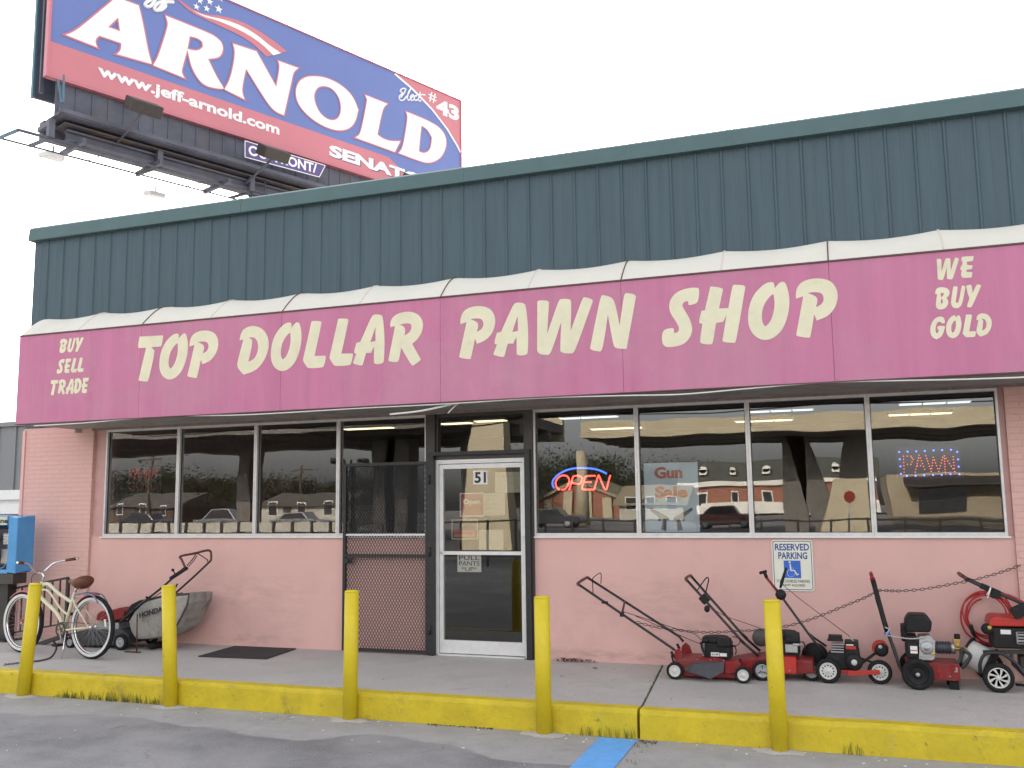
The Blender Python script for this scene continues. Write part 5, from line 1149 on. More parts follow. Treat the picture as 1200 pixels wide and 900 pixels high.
rod(P2, 'frame_brace', [at(1185,766,Y0+.05), at(1187,778,Y0+.05), at(1210,801,Y0+.05)], .014, m_handle, 10)
rod(P2, 'frame_brace', [at(1190,802,Y0+.1), at(1225,806,Y0+.1)], .012, m_handle, 10)
b = MB(); 
for k, (a, c) in enumerate([(1204,768),(1204,775),(1206,783)]): b.ball(at(a, c, ey+.12), .035, 12, 8)
A = at(1196, 783, ey+.1); C_ = at(1225, 770, ey+.1); b.box((A.x, ey+.1, A.z), (C_.x, ey+.25, C_.z)); b.build('pump', m_dkbrown, P2, bevel=.01)
for dy in (0, .38):
    P_ = [at(a, c, Y0+.05)+Vector((0, dy, 0)) for a, c in [(1132,678.5),(1150,687),(1205,710),(1235,724)]]; rod(P2, 'handle_tube', P_, .0145, m_handle, 12)
A = at(1132,678.5,Y0+.05); b = MB(); d_ = (at(1129,675.5,Y0+.05)-A); b.tube(bez([A, A+d_, A+d_+Vector((0,.38,0)), A+Vector((0,.38,0))], 5), .016, 12); b.build('grip_bar', m_rust, P2)
b = MB(); A = at(1149, 686, Y0+.05); C_ = at(1172, 696, Y0+.05); b.bar(A, C_, .05, .05); A = at(1161, 692, Y0+.03); C_ = at(1172, 701, Y0+.03); b.box((A.x, Y0+.0, C_.z), (C_.x, Y0+.09, A.z)); b.build('control_box', m_bplas, P2, bevel=.008)
b = MB(); A = at(1186, 708, Y0+.02); C_ = at(1204, 724, Y0+.02); b.obox((A+C_)/2, (1,0,.45), (0,1,0), (-.45,0,1), .13, .06, .10); b.build('control_panel', m_bplas, P2, bevel=.006)
rod(P2, 'white_tie', bez([at(1157,701,Y0-.005), at(1160,693,Y0-.01), at(1161,688,Y0+.0), at(1158.5,694,Y0-.012), at(1156,697,Y0-.01)], 5), .0045, m_paper, 6)
HY = -.15
HO = thing('red_hose', (at(1155,720,HY).x, HY, .55), 'coiled red hose hanging from the handle of the rightmost machine', 'hose')
b = MB(); rr = random.Random(4)
cx, cz = at(1157, 718, HY).x, at(1157, 718, HY).z
pts = []
nturn = 5
for k in range(nturn*28):
    t = 2*math.pi*k/28; tt = k/28
    ra = .185+.026*math.sin(tt*2.1)+.010*rr.uniform(-1, 1)*.3; rb = .205+.024*math.cos(tt*1.7)
    pts.append((cx+ra*math.sin(t)+.01*math.sin(tt*3), HY+.014*tt+.012*math.cos(t), cz+rb*math.cos(t)-.015*tt))
b.tube(pts, .0075, 8)
b2 = MB(); b2.tube(bez([(cx+.08, HY, cz-.20), at(1166,755,HY), at(1152,752,HY-.02), at(1143,744,HY-.04)], 6), .009, 8)
b2.build('hose_end', m_hose, HO); b2 = MB(); b2.tube(bez([at(1168,697,Y0+.1), at(1180,697,Y0+.12), at(1196,704,Y0+.12), at(1215,716,Y0+.14), at(1225,735,Y0+.14)], 6), .011, 8)
b2.build('hose_end', m_hose, HO); b.build('coil', m_hose, HO)
b = MB(); b.tube([at(1137.5,732,HY-.05), at(1140,741,HY-.05), at(1143,747,HY-.05)], [.016,.018,.012], 10); b.build('coupling', m_bplas, HO)

# chain from the first mower to the pillar
cp = bez([at(a, c, y) for a, c, y in [(748,729.5,-.36),(770,735,-.30),(800,739,-.26),(830,741,-.22),(868,739.5,-.20),(905,737,-.20),(945,727.5,-.20),(985,712,-.22),(1012,701,-.30),(1029,692.5,-.42),(1036,692,-.46),(1055,692.5,-.34),(1085,690,-.28),(1120,683.5,-.28),(1140,680,-.25),(1175,670,-.14),(1202,660,-.05)]], 14)
L = [0]
for p_, q_ in zip(cp[:-1], cp[1:]): L.append(L[-1]+(q_-p_).length)
b = MB(); pitch = .036; k = 0; s_ = 0; i = 0
while s_ < L[-1]-pitch:
    while L[i+1] < s_: i += 1
    t = (s_-L[i])/max(1e-6, L[i+1]-L[i]); c_ = cp[i].lerp(cp[i+1], t); d = (cp[i+1]-cp[i]).normalized()
    sd_ = Vector((0,0,1)) if k % 2 == 0 else Vector((0,1,0)); sd_ = (sd_-d*sd_.dot(d)).normalized()
    pts = [c_+d*(.0165*math.copysign(1, math.cos(q))+.009*math.cos(q))*.75+sd_*.0105*math.sin(q) for q in [2*math.pi*(m_+.5)/10 for m_ in range(10)]]
    b.tube(pts, .0037, 5, closed=True); s_ += pitch; k += 1
tag(b.build('steel_chain', mat('dark_chain_steel', (.10, .085, .08), .45, metal=.6, var=.3, scale=40), fix=False), 'long dark steel chain strung from the first mower to the right pillar', 'chain')

# ------------------------------------------------------------------ mower with the grey grass bag, left
Y0, Y1 = -.67, -.16
cr = at(142, 752.5, Y0); cf = at(83, 752.5, Y0)
HM = thing('bagging_mower', ((cr.x+cf.x)/2, -.42, .22), 'red mower with dirty grey grass bag behind the cream bicycle', 'lawn mower', 'machines along the wall')
for c_ in (cr, cf):
    wheel(HM, c_, c_.z-.22, .05, m_grim, 'disc', rr=.62); wheel(HM, (c_.x, Y1, c_.z), c_.z-.22, .05, m_grim, 'disc', (0, 1, 0), rr=.62)
b = MB(); prof = [(cf.x-.10, cf.z-.02), (cf.x-.08, cf.z+.08), (cf.x+.08, cf.z+.13), (cr.x-.05, cr.z+.14), (cr.x+.06, cr.z+.08), (cr.x+.07, cr.z-.02), (cr.x-.05, cr.z-.05), (cf.x+.05, cf.z-.05)]
b.prism([(x, Y0+.04, zz) for x, zz in prof], (0, Y1-Y0-.08, 0)); b.build('deck', m_gplas, HM, bevel=.015, bseg=3)
b = MB(); P_ = [at(a, c, Y0+.07) for a, c in [(112,727),(113,719),(118,716),(130,715),(139,712),(144.5,716),(145,725),(128,729)]]; b.prism(P_, (0, .36, 0)); b.build('engine_hood', m_red, HM, bevel=.016, bseg=3)
b = MB(); A = at(113, 729, Y0+.09); C_ = at(138, 748, Y0+.09); b.box((A.x, Y0+.10, C_.z), (C_.x, Y0+.40, A.z)); fins(b, (114,730), (130,744), Y0+.10, Y0+.4, 5); b.build('engine', m_cast, HM, bevel=.006)
# the bag: soft, fuller in the middle
bp_ = [(149,729),(156,717),(168,705),(188,699.5),(205,697.5),(221,696.8),(220,707),(213,722),(205,736.5),(196,744),(187.5,747.5),(172,749.5),(158,750),(152,741)]
n_ = len(bp_); ctr = Vector((0,0,0)); ring = []
rows = [(0, .90, 0), (.012, .97, .0), (.10, 1.02, 0), (.24, 1.03, 0), (.38, 1.02, 0), (.46, .97, 0), (.475, .90, 0)]
base = [at(a, c, Y0+.02) for a, c in bp_]; ctr = sum(base, Vector())/n_
b = MB(); vs = []
for dy, sc_, _ in rows:
    for p_ in base:
        q = ctr+(p_-ctr)*sc_; vs.append((q.x, Y0+.02+dy, q.z))
fs = [(i*n_+k, i*n_+(k+1) % n_, (i+1)*n_+(k+1) % n_, (i+1)*n_+k) for i in range(len(rows)-1) for k in range(n_)]
fs += [tuple(range(n_)), tuple((len(rows)-1)*n_+k for k in range(n_))]
b.add(vs, fs, False)
m_bag = mat('grey_bag_fabric', (.30, .285, .26), .85, var=.16, scale=6, bump=.5, bscale=16, dirt=(.12, .105, .09), dscale=5, dlo=.5, dhi=.72)
BAG = b.build('grass_bag', m_bag, HM, bevel=.014, bseg=3)
b = MB(); b.tube([at(a, c, Y0+.03) for a, c in [(168,704),(190,698.5),(221.5,696),(219.5,708.5),(212,724),(204.5,738)]], .010, 8); b.build('bag_frame', m_dkbrown, HM)
b = MB(); P_ = [at(a, c, Y0+.06) for a, c in [(147,719),(153,708.5),(163,703.5),(190,697.5),(189,702),(168,707),(157,716),(150,728)]]; b.prism(P_, (0, .38, 0)); b.build('rear_shield', m_bplas, HM, bevel=.01)
A = at(164, 724, Y0); C_ = at(191, 716.2, Y0)
uu = (C_-A); text('bag_lettering', 'HONDA', (A.x, Y0-.004, A.z-.004), uu, (-.12,0,1), uu.length, .062, m_ink, HM, bold=.015, thick=.006, n=(0,-1,0))
b = MB(); b.lathe((at(176,751,Y0+.1).x, Y0+.2, .262), (0,-1,0), [(.03,-.1),(.04,-.08),(.04,.08),(.03,.1)], 16); b.build('rear_roller', m_bplas, HM)
n1 = [at(a, c, Y0+.03) for a, c in [(139.5,730),(165,708),(191,687.5),(210,670.5),(217,665)]]
f1 = [at(a, c, Y1-.03) for a, c in [(160,728),(183,712),(204,696.5),(228,675),(247,657)]]
rod(HM, 'handle_tube', n1, .0135, m_handle, 12); rod(HM, 'handle_tube', f1, .0125, m_handle, 12)
top = bez([n1[-1], at(213,656,Y0+.03), at(211.5,652,Y0+.04), at(228,648.5,Y0+.2), at(245,645,Y1-.06), at(247.5,652,Y1-.03), f1[-1]], 5)
rod(HM, 'grip', top, .0135, m_rust, 12)
rod(HM, 'brake_bail', bez([at(219,663,Y0+.05), at(226,655,Y0+.12), at(229,650,Y0+.2), at(232,649,Y0+.25), at(243,656,Y1-.1), at(243,658,Y1-.08)], 5), .006, m_bplas, 8)
rod(HM, 'drive_bail', bez([at(221,664,Y0+.06), at(227,657,Y0+.14), at(231,651,Y0+.22)], 5), .005, m_bplas, 8)
b = MB(); A = at(200, 678, Y0+.02); C_ = at(219, 665.5, Y0+.02); b.bar(A, C_, .05, .035); b.ball(at(202.5, 668, Y0+.02), .018, 10, 6); b.cyl(at(202.5,668,Y0+.02), at(206,674,Y0+.02), .007, 8); b.cyl(at(205,690,Y0+.06), at(208,684,Y0+.06), .010, 8); b.build('control_box', m_bplas, HM, bevel=.008)
b = MB(); A = at(172, 700, Y0+.01); b.ball(A, .016, 10, 6, (1,.6,1)); A = at(142,722,Y0+.02); b.tube(bez([at(142,722,Y0), at(160,712,Y0), at(180,700,Y0), at(195,690,Y0)], 5), .004, 6); b.build('cable', m_bplas, HM)
# foot stand on the ground beside it
STK = thing('iron_stake', (at(161,757,Y0).x, Y0-.12, .22), 'thin rusty iron rod on a flat foot standing beside the grass bag', 'iron rod')
A = atz(160, 765, .22); b = MB(); b.cyl((A.x, A.y, .225), (A.x-.01, A.y, .66), .008, 8); b.build('rod', m_rust, STK); b = MB(); b.box((A.x-.16, A.y-.02, .2215), (A.x+.05, A.y+.02, .232)); b.build('foot', m_rust, STK)

# ------------------------------------------------------------------ cruiser bicycle
BK_P = Vector((1.105, -1.285, .22)); BK_A = 3.005
BK = thing('bicycle', BK_P, 'cream cruiser bicycle with red fork and whitewall tyres behind the leftmost bollard', 'bicycle', rz=BK_A)
ORI[BK] = Vector((0,0,0))            # built in its own space: x forward, z up, then turned
m_frame = mat('cream_bike_enamel', (.62, .60, .43), .3, var=.05, coat=.4); m_bred = mat('bike_red_enamel', (.45, .02, .02), .3, var=.1, coat=.4)
m_wwall = mat('white_wall_tyre', (.62, .62, .60), .6, var=.08, scale=20); m_brn = mat('brown_leather', (.13, .045, .025), .5, var=.2, scale=12)
m_bluer = mat('blue_grey_metal', (.20, .22, .30), .4, metal=.4)
WB_, RW = 1.19, .348
for cx_ in (0, WB_):
    c_ = Vector((cx_, 0, RW))
    b = MB(); b.lathe(c_, (0,1,0), [(RW-.055, -.012), (RW-.05, -.022), (RW-.025, -.027), (RW-.004, -.015), (RW, 0), (RW-.004, .015), (RW-.025, .027), (RW-.05, .022), (RW-.055, .012)], 56, closed=True); W = b.build('wheel', m_rubber, BK)
    b = MB()
    for s_ in (-1, 1): b.lathe(c_, (0, s_, 0), [(RW-.056, .0215), (RW-.052, .0245), (RW-.030, .0292), (RW-.026, .0275)], 56, caps=False)
    b.build('whitewall', m_wwall, W)
    b = MB(); b.lathe(c_, (0,1,0), [(RW-.070, -.013), (RW-.056, -.015), (RW-.056, .015), (RW-.070, .013)], 48, closed=True); b.build('rim', m_chrome, W)
    b = MB(); b.lathe(c_, (0,1,0), [(.008, -.055), (.012, -.05), (.024, -.033), (.024, -.029), (.013, -.026), (.013, .026), (.024, .029), (.024, .033), (.012, .05), (.008, .055)], 16); b.build('hub', m_chrome, W)
    b = MB()
    for k in range(32):
        t = 2*math.pi*k/32; t2 = t+(.42 if k % 4 < 2 else -.42); s_ = .03 if k % 2 else -.03
        b.tube([c_+Vector((.022*math.cos(t2), s_, .022*math.sin(t2))), c_+Vector(((RW-.068)*math.cos(t), 0, (RW-.068)*math.sin(t)))], .0012, 4)
    b.build('spokes', m_steel, W)
    b = MB(); b.box((cx_-.03, -.008, RW+.20), (cx_+.03, .008, RW+.23)) if False else b.obox(c_+Vector((-.19, -.01, .05)), (0.25,0,1), (1,0,0), (0,1,0), .08, .03, .006); b.build('reflector', m_paper, W)
BBp = Vector((.47, 0, .30)); ST = Vector((.315, 0, .72)); HT = Vector((.885, 0, .80)); HB = Vector((.93, 0, .66)); AXR = Vector((0, 0, RW)); AXF = Vector((WB_, 0, RW))
def btube(name, pts, r, m): b = MB(); b.tube(bez(pts, 6) if len(pts) > 2 else pts, r, 12); return b.build(name, m, BK)
b = MB()
b.tube([BBp, ST], .019, 14); b.tube(bez([HB, HB+Vector((-.10,0,-.06)), BBp+Vector((.12,0,.16)), BBp], 8), .023, 14)
b.tube(bez([HT+Vector((.005,0,-.03)), Vector((.78,0,.795)), Vector((.58,0,.69)), ST+Vector((.035,0,-.12))], 8), .020, 14)
b.tube(bez([HT+Vector((.02,0,-.07)), Vector((.76,0,.71)), Vector((.55,0,.53)), BBp+Vector((-.06,0,.16))], 8), .013, 14)
for s_ in (-.045, .045):
    b.tube([BBp+Vector((0,s_*.5,0)), BBp+Vector((-.12,s_,.005)), AXR+Vector((0,s_*1.2,0))], .0105, 10); b.tube([ST+Vector((.01,s_*.4,-.06)), ST+Vector((-.07,s_*1.05,-.14)), AXR+Vector((0,s_*1.2,0))], .0095, 10)
b.tube([HT+Vector((-.005,0,.02)), HB+Vector((.004,0,-.015))], .023, 16); b.cyl(BBp+Vector((0,-.036,0)), BBp+Vector((0,.036,0)), .026, 18)
b.build('frame', m_frame, BK)
b = MB(); b.tube([HB+Vector((.0,0,-.015)), HB+Vector((.015,0,-.06))], .022, 14)
for s_ in (-.05, .05): b.tube(bez([HB+Vector((.012,s_*.3,-.045)), HB+Vector((.03,s_,-.075)), HB+Vector((.10,s_,-.21)), AXF+Vector((0,s_*1.1,0))], 6), [.013]*12+[.010]*7, 10)
b.build('fork', m_bred, BK)
def fender(c_, a0, a1, m):
    b = MB(); n = 18; pr = [(-.026, -.012), (-.018, .0), (0, .004), (.018, .0), (.026, -.012)]; vs = []
    for i in range(n+1):
        t = R(a0+(a1-a0)*i/n); d = Vector((math.cos(t), 0, math.sin(t)))
        for y_, o__ in pr: vs.append(c_+d*(RW+.010+o__)+Vector((0, y_, 0)))
    b.add(vs, [(i*5+k, (i+1)*5+k, (i+1)*5+k+1, i*5+k+1) for i in range(n) for k in range(4)], True)
    o = b.build('fender', m, BK, fix=False); s__ = o.modifiers.new('thick', 'SOLIDIFY'); s__.thickness = .002
fender(AXR, 42, 100, m_bred); fender(AXF, 48, 112, m_bred)
b = MB()
for s_ in (-.06, .06): b.tube(bez([ST+Vector((-.02,s_*.3,-.03)), ST+Vector((-.14,s_,-.01)), ST+Vector((-.36,s_,-.02)), ST+Vector((-.46,s_,-.10))], 6), .009, 8)
for t in (.12, .22, .32): b.tube([ST+Vector((-t,-.06,-.013)), ST+Vector((-t,.06,-.013))], .006, 6)
b.build('rack', m_bluer, BK)
btube('seat_post', [ST+Vector((.01,0,-.04)), ST+Vector((-.032,0,.085))], .0125, m_chrome)
b = MB(); sc_ = ST+Vector((-.05,0,.12)); secs = [(-.16, .0, .03), (-.155, .085, .07), (-.10, .13, .095), (-.04, .12, .09), (.03, .07, .065), (.09, .04, .045), (.135, .03, .035), (.15, .0, .02)]
n_ = 14; vs = []
for x, hw, hh in secs:
    for k in range(n_):
        t = 2*math.pi*k/n_; vs.append(sc_+Vector((x, max(hw, .004)*math.cos(t), (hh*.55 if math.sin(t) > 0 else hh)*math.sin(t)+.015*(1 if x < -.08 else 0))))
b.add(vs, [(i*n_+k, (i+1)*n_+k, (i+1)*n_+(k+1) % n_, i*n_+(k+1) % n_) for i in range(len(secs)-1) for k in range(n_)]+[tuple(range(n_)), tuple((len(secs)-1)*n_+k for k in range(n_))], True)
b.build('saddle', m_brn, BK)
b = MB()
for s_ in (-.05, .05): b.tube(bez([sc_+Vector((-.09,s_,-.05)), sc_+Vector((-.09,s_,-.075)), sc_+Vector((.02,s_*.4,-.06)), sc_+Vector((.1,s_*.3,-.03))], 5), .005, 6)
b.build('saddle_rail', m_chrome, BK)
b = MB(); b.tube([HT+Vector((-.004,0,.02)), HT+Vector((-.020,0,.08)), HT+Vector((-.015,0,.10)), HT+Vector((.03,0,.115))], .013, 12); b.build('stem', m_chrome, BK)
for s_ in (-1, 1):
    b = MB(); hb = HT+Vector((.03, 0, .115)); b.tube(bez([hb, hb+Vector((.02, s_*.06, .02)), hb+Vector((.0, s_*.15, .10)), hb+Vector((-.05, s_*.27, .135)), hb+Vector((-.13, s_*.40, .15))], 7), .011, 10); H = b.build('handlebar', m_chrome, BK)
    b = MB(); b.tube([hb+Vector((-.052, s_*.273, .1355)), hb+Vector((-.085, s_*.327, .143)), hb+Vector((-.112, s_*.37, .1475))], .0175, 12); b.build('grip', m_brn, H)
b = MB(); b.lathe(BBp+Vector((0,.045,0)), (0,1,0), [(.06, 0), (.085, 0), (.085, .004), (.06, .004)], 30, closed=True)
for k in range(5):
    t = 2*math.pi*k/5; b.bar(BBp+Vector((0,.047,0)), BBp+Vector((.065*math.cos(t), .047, .065*math.sin(t))), .012, .004, (0,1,0))
b.build('chainring', m_dkbrown, BK)
for s_, a0 in ((1, 250), (-1, 70)):
    t = R(a0); e_ = BBp+Vector((.165*math.cos(t), s_*.062, .165*math.sin(t)))
    b = MB(); b.bar(BBp+Vector((0, s_*.055, 0)), e_, .018, .012, (0,1,0)); CK = b.build('crank', m_steel, BK)
    b = MB(); b.box(e_+Vector((-.045, s_*.01, -.014)), e_+Vector((.045, s_*.10, .014))); b.build('pedal', m_bplas, CK, bevel=.006)
b = MB()
for zz in (.055, -.04): b.tube([BBp+Vector((0, .047, zz*1.5)), AXR+Vector((0, .047, zz*.8))], .004, 5)
b.build('drive_chain', m_dkbrown, BK)
btube('kickstand', [BBp+Vector((-.10,.05,-.02)), BBp+Vector((-.16,.14,-.295))], .008, m_chrome)
b = MB(); b.tube(bez([HT+Vector((.04,.05,.13)), HT+Vector((.14,.04,.06)), HT+Vector((.13,.02,-.10)), HB+Vector((.05,.0,-.05))], 7), .0035, 6); b.build('cable', m_bplas, BK)
# lock chain lying by the bike
b = MB(); lp = bez([atz(110,765,.232), atz(75,757,.30), atz(63,752,.40), atz(58,764,.30), atz(52,775,.235), atz(40,772,.232), atz(22,777,.232), atz(6,778,.232)], 10)
L = [0]
for p_, q_ in zip(lp[:-1], lp[1:]): L.append(L[-1]+(q_-p_).length)
lp2 = bez([atz(63,751,.42), atz(66,760,.32), atz(60,770,.236), atz(48,774,.23), atz(30,776,.23), atz(4,779,.23)], 12)
k = 0
for p_, q_ in zip(lp2[:-1], lp2[1:]):
    d = (q_-p_); n = max(1, int(d.length/.022))
    for j in range(n):
        c_ = p_.lerp(q_, j/n); dd = d.normalized(); s2 = (Vector((0,0,1)) if k % 2 else Vector((0,1,0))); s2 = (s2-dd*s2.dot(dd)).normalized()
        b.tube([c_+dd*.015*math.cos(q)+s2*.009*math.sin(q) for q in [2*math.pi*m_/8 for m_ in range(8)]], .0035, 5, closed=True); k += 1
tag(b.build('lock_chain', m_dkbrown, fix=False), 'dark lock chain hanging from the bicycle onto the sidewalk', 'chain')

# ------------------------------------------------------------------ railing by the left pillar
RL = thing('iron_railing', (-1.1, -.32, .22), 'black iron ramp railing in front of the left brick pillar', 'railing')
ry = -.32
tp = [at(80, 677, ry), at(48, 683.5, ry), at(0, 693, ry)]; dr_ = (tp[2]-tp[0]).normalized()
E0, E1 = tp[0], tp[0]+dr_*2.4
lowz = .40
b = MB(); b.bar(E0, E1, .04, .025); b.build('top_rail', m_black, RL)
b = MB(); b.bar(E0-Vector((0,0,.56)), E1-Vector((0,0,.56)), .03, .02); b.build('bottom_rail', m_black, RL)
n = int(2.4/.125)
for k in range(n+1):
    P = E0+dr_*(2.4*k/n); post = k in (0, n//2, n)
    b = MB(); r_ = .018 if post else .008; b.box((P.x-r_, ry-r_, .221 if post else P.z-.55), (P.x+r_, ry+r_, P.z-.012)); b.build('post' if post else 'baluster', m_black, RL)
b = MB(); A = at(76, 745, -.55); C_ = at(0, 770, -.55); b.bar(A, A+(C_-A)*1.8, .05, .05); b.build('guard_pipe', m_dkbrown, RL)
A = at(76, 745, -.55); b = MB(); b.bar(A+Vector((-.02,0,0)), (A.x-.02, ry, A.z), .02, .02); b.build('stay', m_black, RL)

# ------------------------------------------------------------------ pay phone
m_phone = mat('blue_phone_plastic', (.075, .28, .56), .4, var=.10, scale=4)
PX0, PX1, PY0, PY1, PZ0, PZ1 = -1.40, -.785, -.62, -.34, 1.075, 1.80
PH = thing('pay_phone', ((PX0+PX1)/2, -.4, .22), 'blue pay phone hood with a black handset at the left edge', 'pay phone')
b = MB()
b.box((PX0, PY0, PZ0), (PX0+.04, PY1, PZ1)); b.prism([(PX1-.15, PY0, PZ0+.02), (PX1-.02, PY0+.02, PZ0), (PX1, PY1, PZ0+.03), (PX1-.04, PY1, PZ0+.03)], (0, 0, PZ1-PZ0-.03))
b.box((PX0+.041, PY1-.03, PZ0), (PX1-.041, PY1, PZ1-.005)); b.box((PX0+.041, PY0, PZ1-.12), (PX1-.16, PY1-.031, PZ1)); b.box((PX0+.041, PY0+.02, PZ0), (PX1-.15, PY1-.031, PZ0+.05))
b.build('hood', m_phone, PH, bevel=.012)
b = MB(); b.box((PX0+.03, PY0-.006, PZ1-.115), (PX1-.17, PY0-.0005, PZ1-.015)); b.build('header', mat('phone_header_panel', (.55, .52, .42), .5), PH)
text('header_lettering', 'Phone', (PX0+.14, PY0-.007, PZ1-.095), XW, ZW, .32, .065, m_ink, PH, bold=.03, thick=.001)
b = MB(); b.box((PX0+.08, PY1-.16, PZ0+.08), (PX1-.22, PY1-.031, PZ1-.16)); BD = b.build('phone_body', mat('phone_black_plastic', (.03, .03, .045), .4), PH, bevel=.012)
b = MB(); b.box((PX0+.27, PY1-.168, PZ0+.36), (PX0+.37, PY1-.161, PZ0+.50)); b.box((PX0+.25, PY1-.168, PZ0+.12), (PX0+.37, PY1-.161, PZ0+.30)); b.build('faceplate', m_steel, BD)
b = MB()
for i in range(3):
    for j in range(4): b.box((PX0+.278+.03*i, PY1-.174, PZ0+.37+.031*j), (PX0+.300+.03*i, PY1-.1685, PZ0+.39+.031*j))
tag(b.build('key', m_chrome, BD), kind='stuff')
b = MB(); b.tube(bez([(PX0+.20, PY1-.20, PZ0+.18), (PX0+.195, PY1-.225, PZ0+.26), (PX0+.195, PY1-.225, PZ0+.38), (PX0+.20, PY1-.20, PZ0+.46)], 5), [.026]*4+[.017]*8+[.026]*4, 12); b.build('handset', m_bplas, PH)
b = MB(); b.tube(bez([(PX0+.20, PY1-.19, PZ0+.17), (PX0+.24, PY1-.22, PZ0+.08), (PX0+.34, PY1-.22, PZ0+.07), (PX0+.36, PY1-.17, PZ0+.14)], 8), .006, 6); b.build('cord', m_steel, PH)
b = MB(); b.box((-1.30, PY1-.10, .221), (-1.08, PY1+.04, PZ0-.001)); b.box((-1.40, PY1-.2, .2211), (-.98, PY1+.08, .24)); b.build('pedestal', m_black, PH, bevel=.006)
b = MB(); b.box((PX0+.05, PY0+.05, PZ0-.13), (PX1-.08, PY1-.02, PZ0-.002)); b.build('book_shelf', m_dkbrown, PH)

# ------------------------------------------------------------------ neighbour on the far left
m_grey = mat('grey_metal_roofing', (.20, .205, .215), .5, var=.08, stretch=(4, 4, .3)); m_nw = mat('white_fascia', (.75, .75, .74), .6, var=.04); m_nb = mat('pale_blue_wall', (.33, .40, .50), .8, var=.08)
A = at(30, 575, 9); C_ = at(30, 500, 9)
NB = thing('neighbour_building', (-18, 12, 0), 'grey roofed building with white fascia beyond the blue pay phone', 'building')
zf0 = at(30, 602, 9).z; zf1 = at(30, 574, 9).z; zt_ = at(30, 499, 9).z
b = MB(); b.box((-34, 9.3, 0), (-5.5, 22, zf0)); b.build('wall', m_nb, NB)
b = MB(); b.box((-34.4, 8.9, zf0), (-5.2, 22.4, zf0+(zf1-zf0)*.42)); b.box((-34.3, 9.0, zf0+(zf1-zf0)*.42), (-5.3, 22.3, zf0+(zf1-zf0)*.6)); b.box((-34.5, 8.85, zf0+(zf1-zf0)*.6), (-5.1, 22.5, zf1)); b.build('fascia', m_nw, NB)
b = MB(); prof = []; x = -34.6
b.box((-34.4, 9.0, zf1), (-5.2, 22.3, zt_)); x = -34.2
while x < -5.3: b.box((x, 8.955, zf1), (x+.06, 8.999, zt_)); x += .6
b.box((-34.6, 8.9, zt_), (-5.0, 22.4, zt_+.12)); b.build('roof', m_grey, NB)
for k in range(5):
    b = MB(); b.box((-30+5*k, 9.25, 0.9), (-28.4+5*k, 9.31, zf0-.2)); b.build('window', m_dkbrown, NB)

# ------------------------------------------------------------------ litter and weeds
rr = random.Random(21)
def tuft(mb, x, y, z_, n, h, sp):
    for _ in range(n):
        a = rr.uniform(0, 6.28); L = h*rr.uniform(.45, 1); ox, oy = rr.gauss(0, sp), rr.gauss(0, sp*.4); w_ = rr.uniform(.0016, .003)
        d = Vector((math.cos(a), math.sin(a)*.6, 0)); lean = rr.uniform(.1, .6); p0 = Vector((x+ox, y+oy, z_)); p1 = p0+d*L*lean*.4+Vector((0,0,L*.6)); p2 = p0+d*L*lean+Vector((0,0,L*.95)); s_ = Vector((-d.y, d.x, 0))*w_
        mb.add([p0-s_, p0+s_, p1-s_*.8, p1+s_*.8, p2], [(0,1,3,2), (2,3,4)], True)
m_grass = mat('dry_green_weed', (.10, .13, .035), .8, var=.4, scale=12)
b = MB()
for _ in range(60): x = rr.uniform(1.5, 2.85); tuft(b, x, -2.158, 0, 6, rr.uniform(.03, .13), .02)
for x in (6.98, 7.04, 7.12, 7.2, 7.27, 7.34, 7.39): tuft(b, x, -2.16, 0, 10, .11, .02)
for _ in range(26): y = rr.uniform(-2.2, -5.5); tuft(b, 7.50+(-2.2-y)*.04+rr.gauss(0, .02), y, 0.002, 6, .035, .02)
tuft(b, 9.02, -2.16, 0, 16, .14, .02); tuft(b, 9.1, -2.16, 0, 12, .12, .02); tuft(b, 4.2, -2.16, 0, 9, .05, .03); tuft(b, 5.0, -2.16, 0, 8, .04, .03)
for _ in range(70):
    t = rr.random(); x = JX0+(JX1-JX0)*t; y = -2.0*t; tuft(b, x, y-.01, .205, 5, .035, .006)
for _ in range(12): tuft(b, rr.uniform(2.8, 11), -2.158, 0, 3, .03, .02)
tag(b.build('weeds', m_grass, fix=False), 'green and dry weeds growing in the joints along the yellow kerb', 'weeds', kind='stuff')
m_leaf = mat('dead_leaf', (.075, .028, .020), .8, var=.5, scale=20)
b = MB()
def leaf(mb, x, y, z_, s):
    a = rr.uniform(0, 6.28); d = Vector((math.cos(a), math.sin(a), rr.uniform(-.2, .5)))*s; e = Vector((-math.sin(a), math.cos(a), rr.uniform(-.2, .4)))*s*.5; c = Vector((x, y, z_+s*.25))
    mb.add([c-d, c-e, c+d, c+e+Vector((0,0,s*.2))], [(0,1,2), (0,2,3)])
for _ in range(150): leaf(b, 6.31+rr.gauss(0, .10), -.05-abs(rr.gauss(0, .022)), .222+rr.random()*.03, rr.uniform(.008, .02))
for x, y in [(6.62, -.38), (6.64, -.40), (6.45, -.9)]: 
    for _ in range(5): leaf(b, x+rr.gauss(0, .02), y+rr.gauss(0, .012), .224, .012)
for _ in range(60): leaf(b, rr.uniform(5.6, 6.2), -2.17-abs(rr.gauss(0, .02)), .003, .012)
for _ in range(40): leaf(b, rr.uniform(7.45, 7.6), -2.2-abs(rr.gauss(0, .05)), .003, .012)
for _ in range(70): leaf(b, rr.uniform(0, 11), rr.uniform(-2.0, -.1), .222, rr.uniform(.004, .010))
for _ in range(90): leaf(b, rr.uniform(1.5, 10.5), rr.uniform(-4.5, -2.2), .003, rr.uniform(.004, .010))
tag(b.build('leaf_litter', m_leaf, fix=False), 'dead brown leaves and crumbs scattered along the wall and kerb', 'leaf litter', kind='stuff')
b = MB()
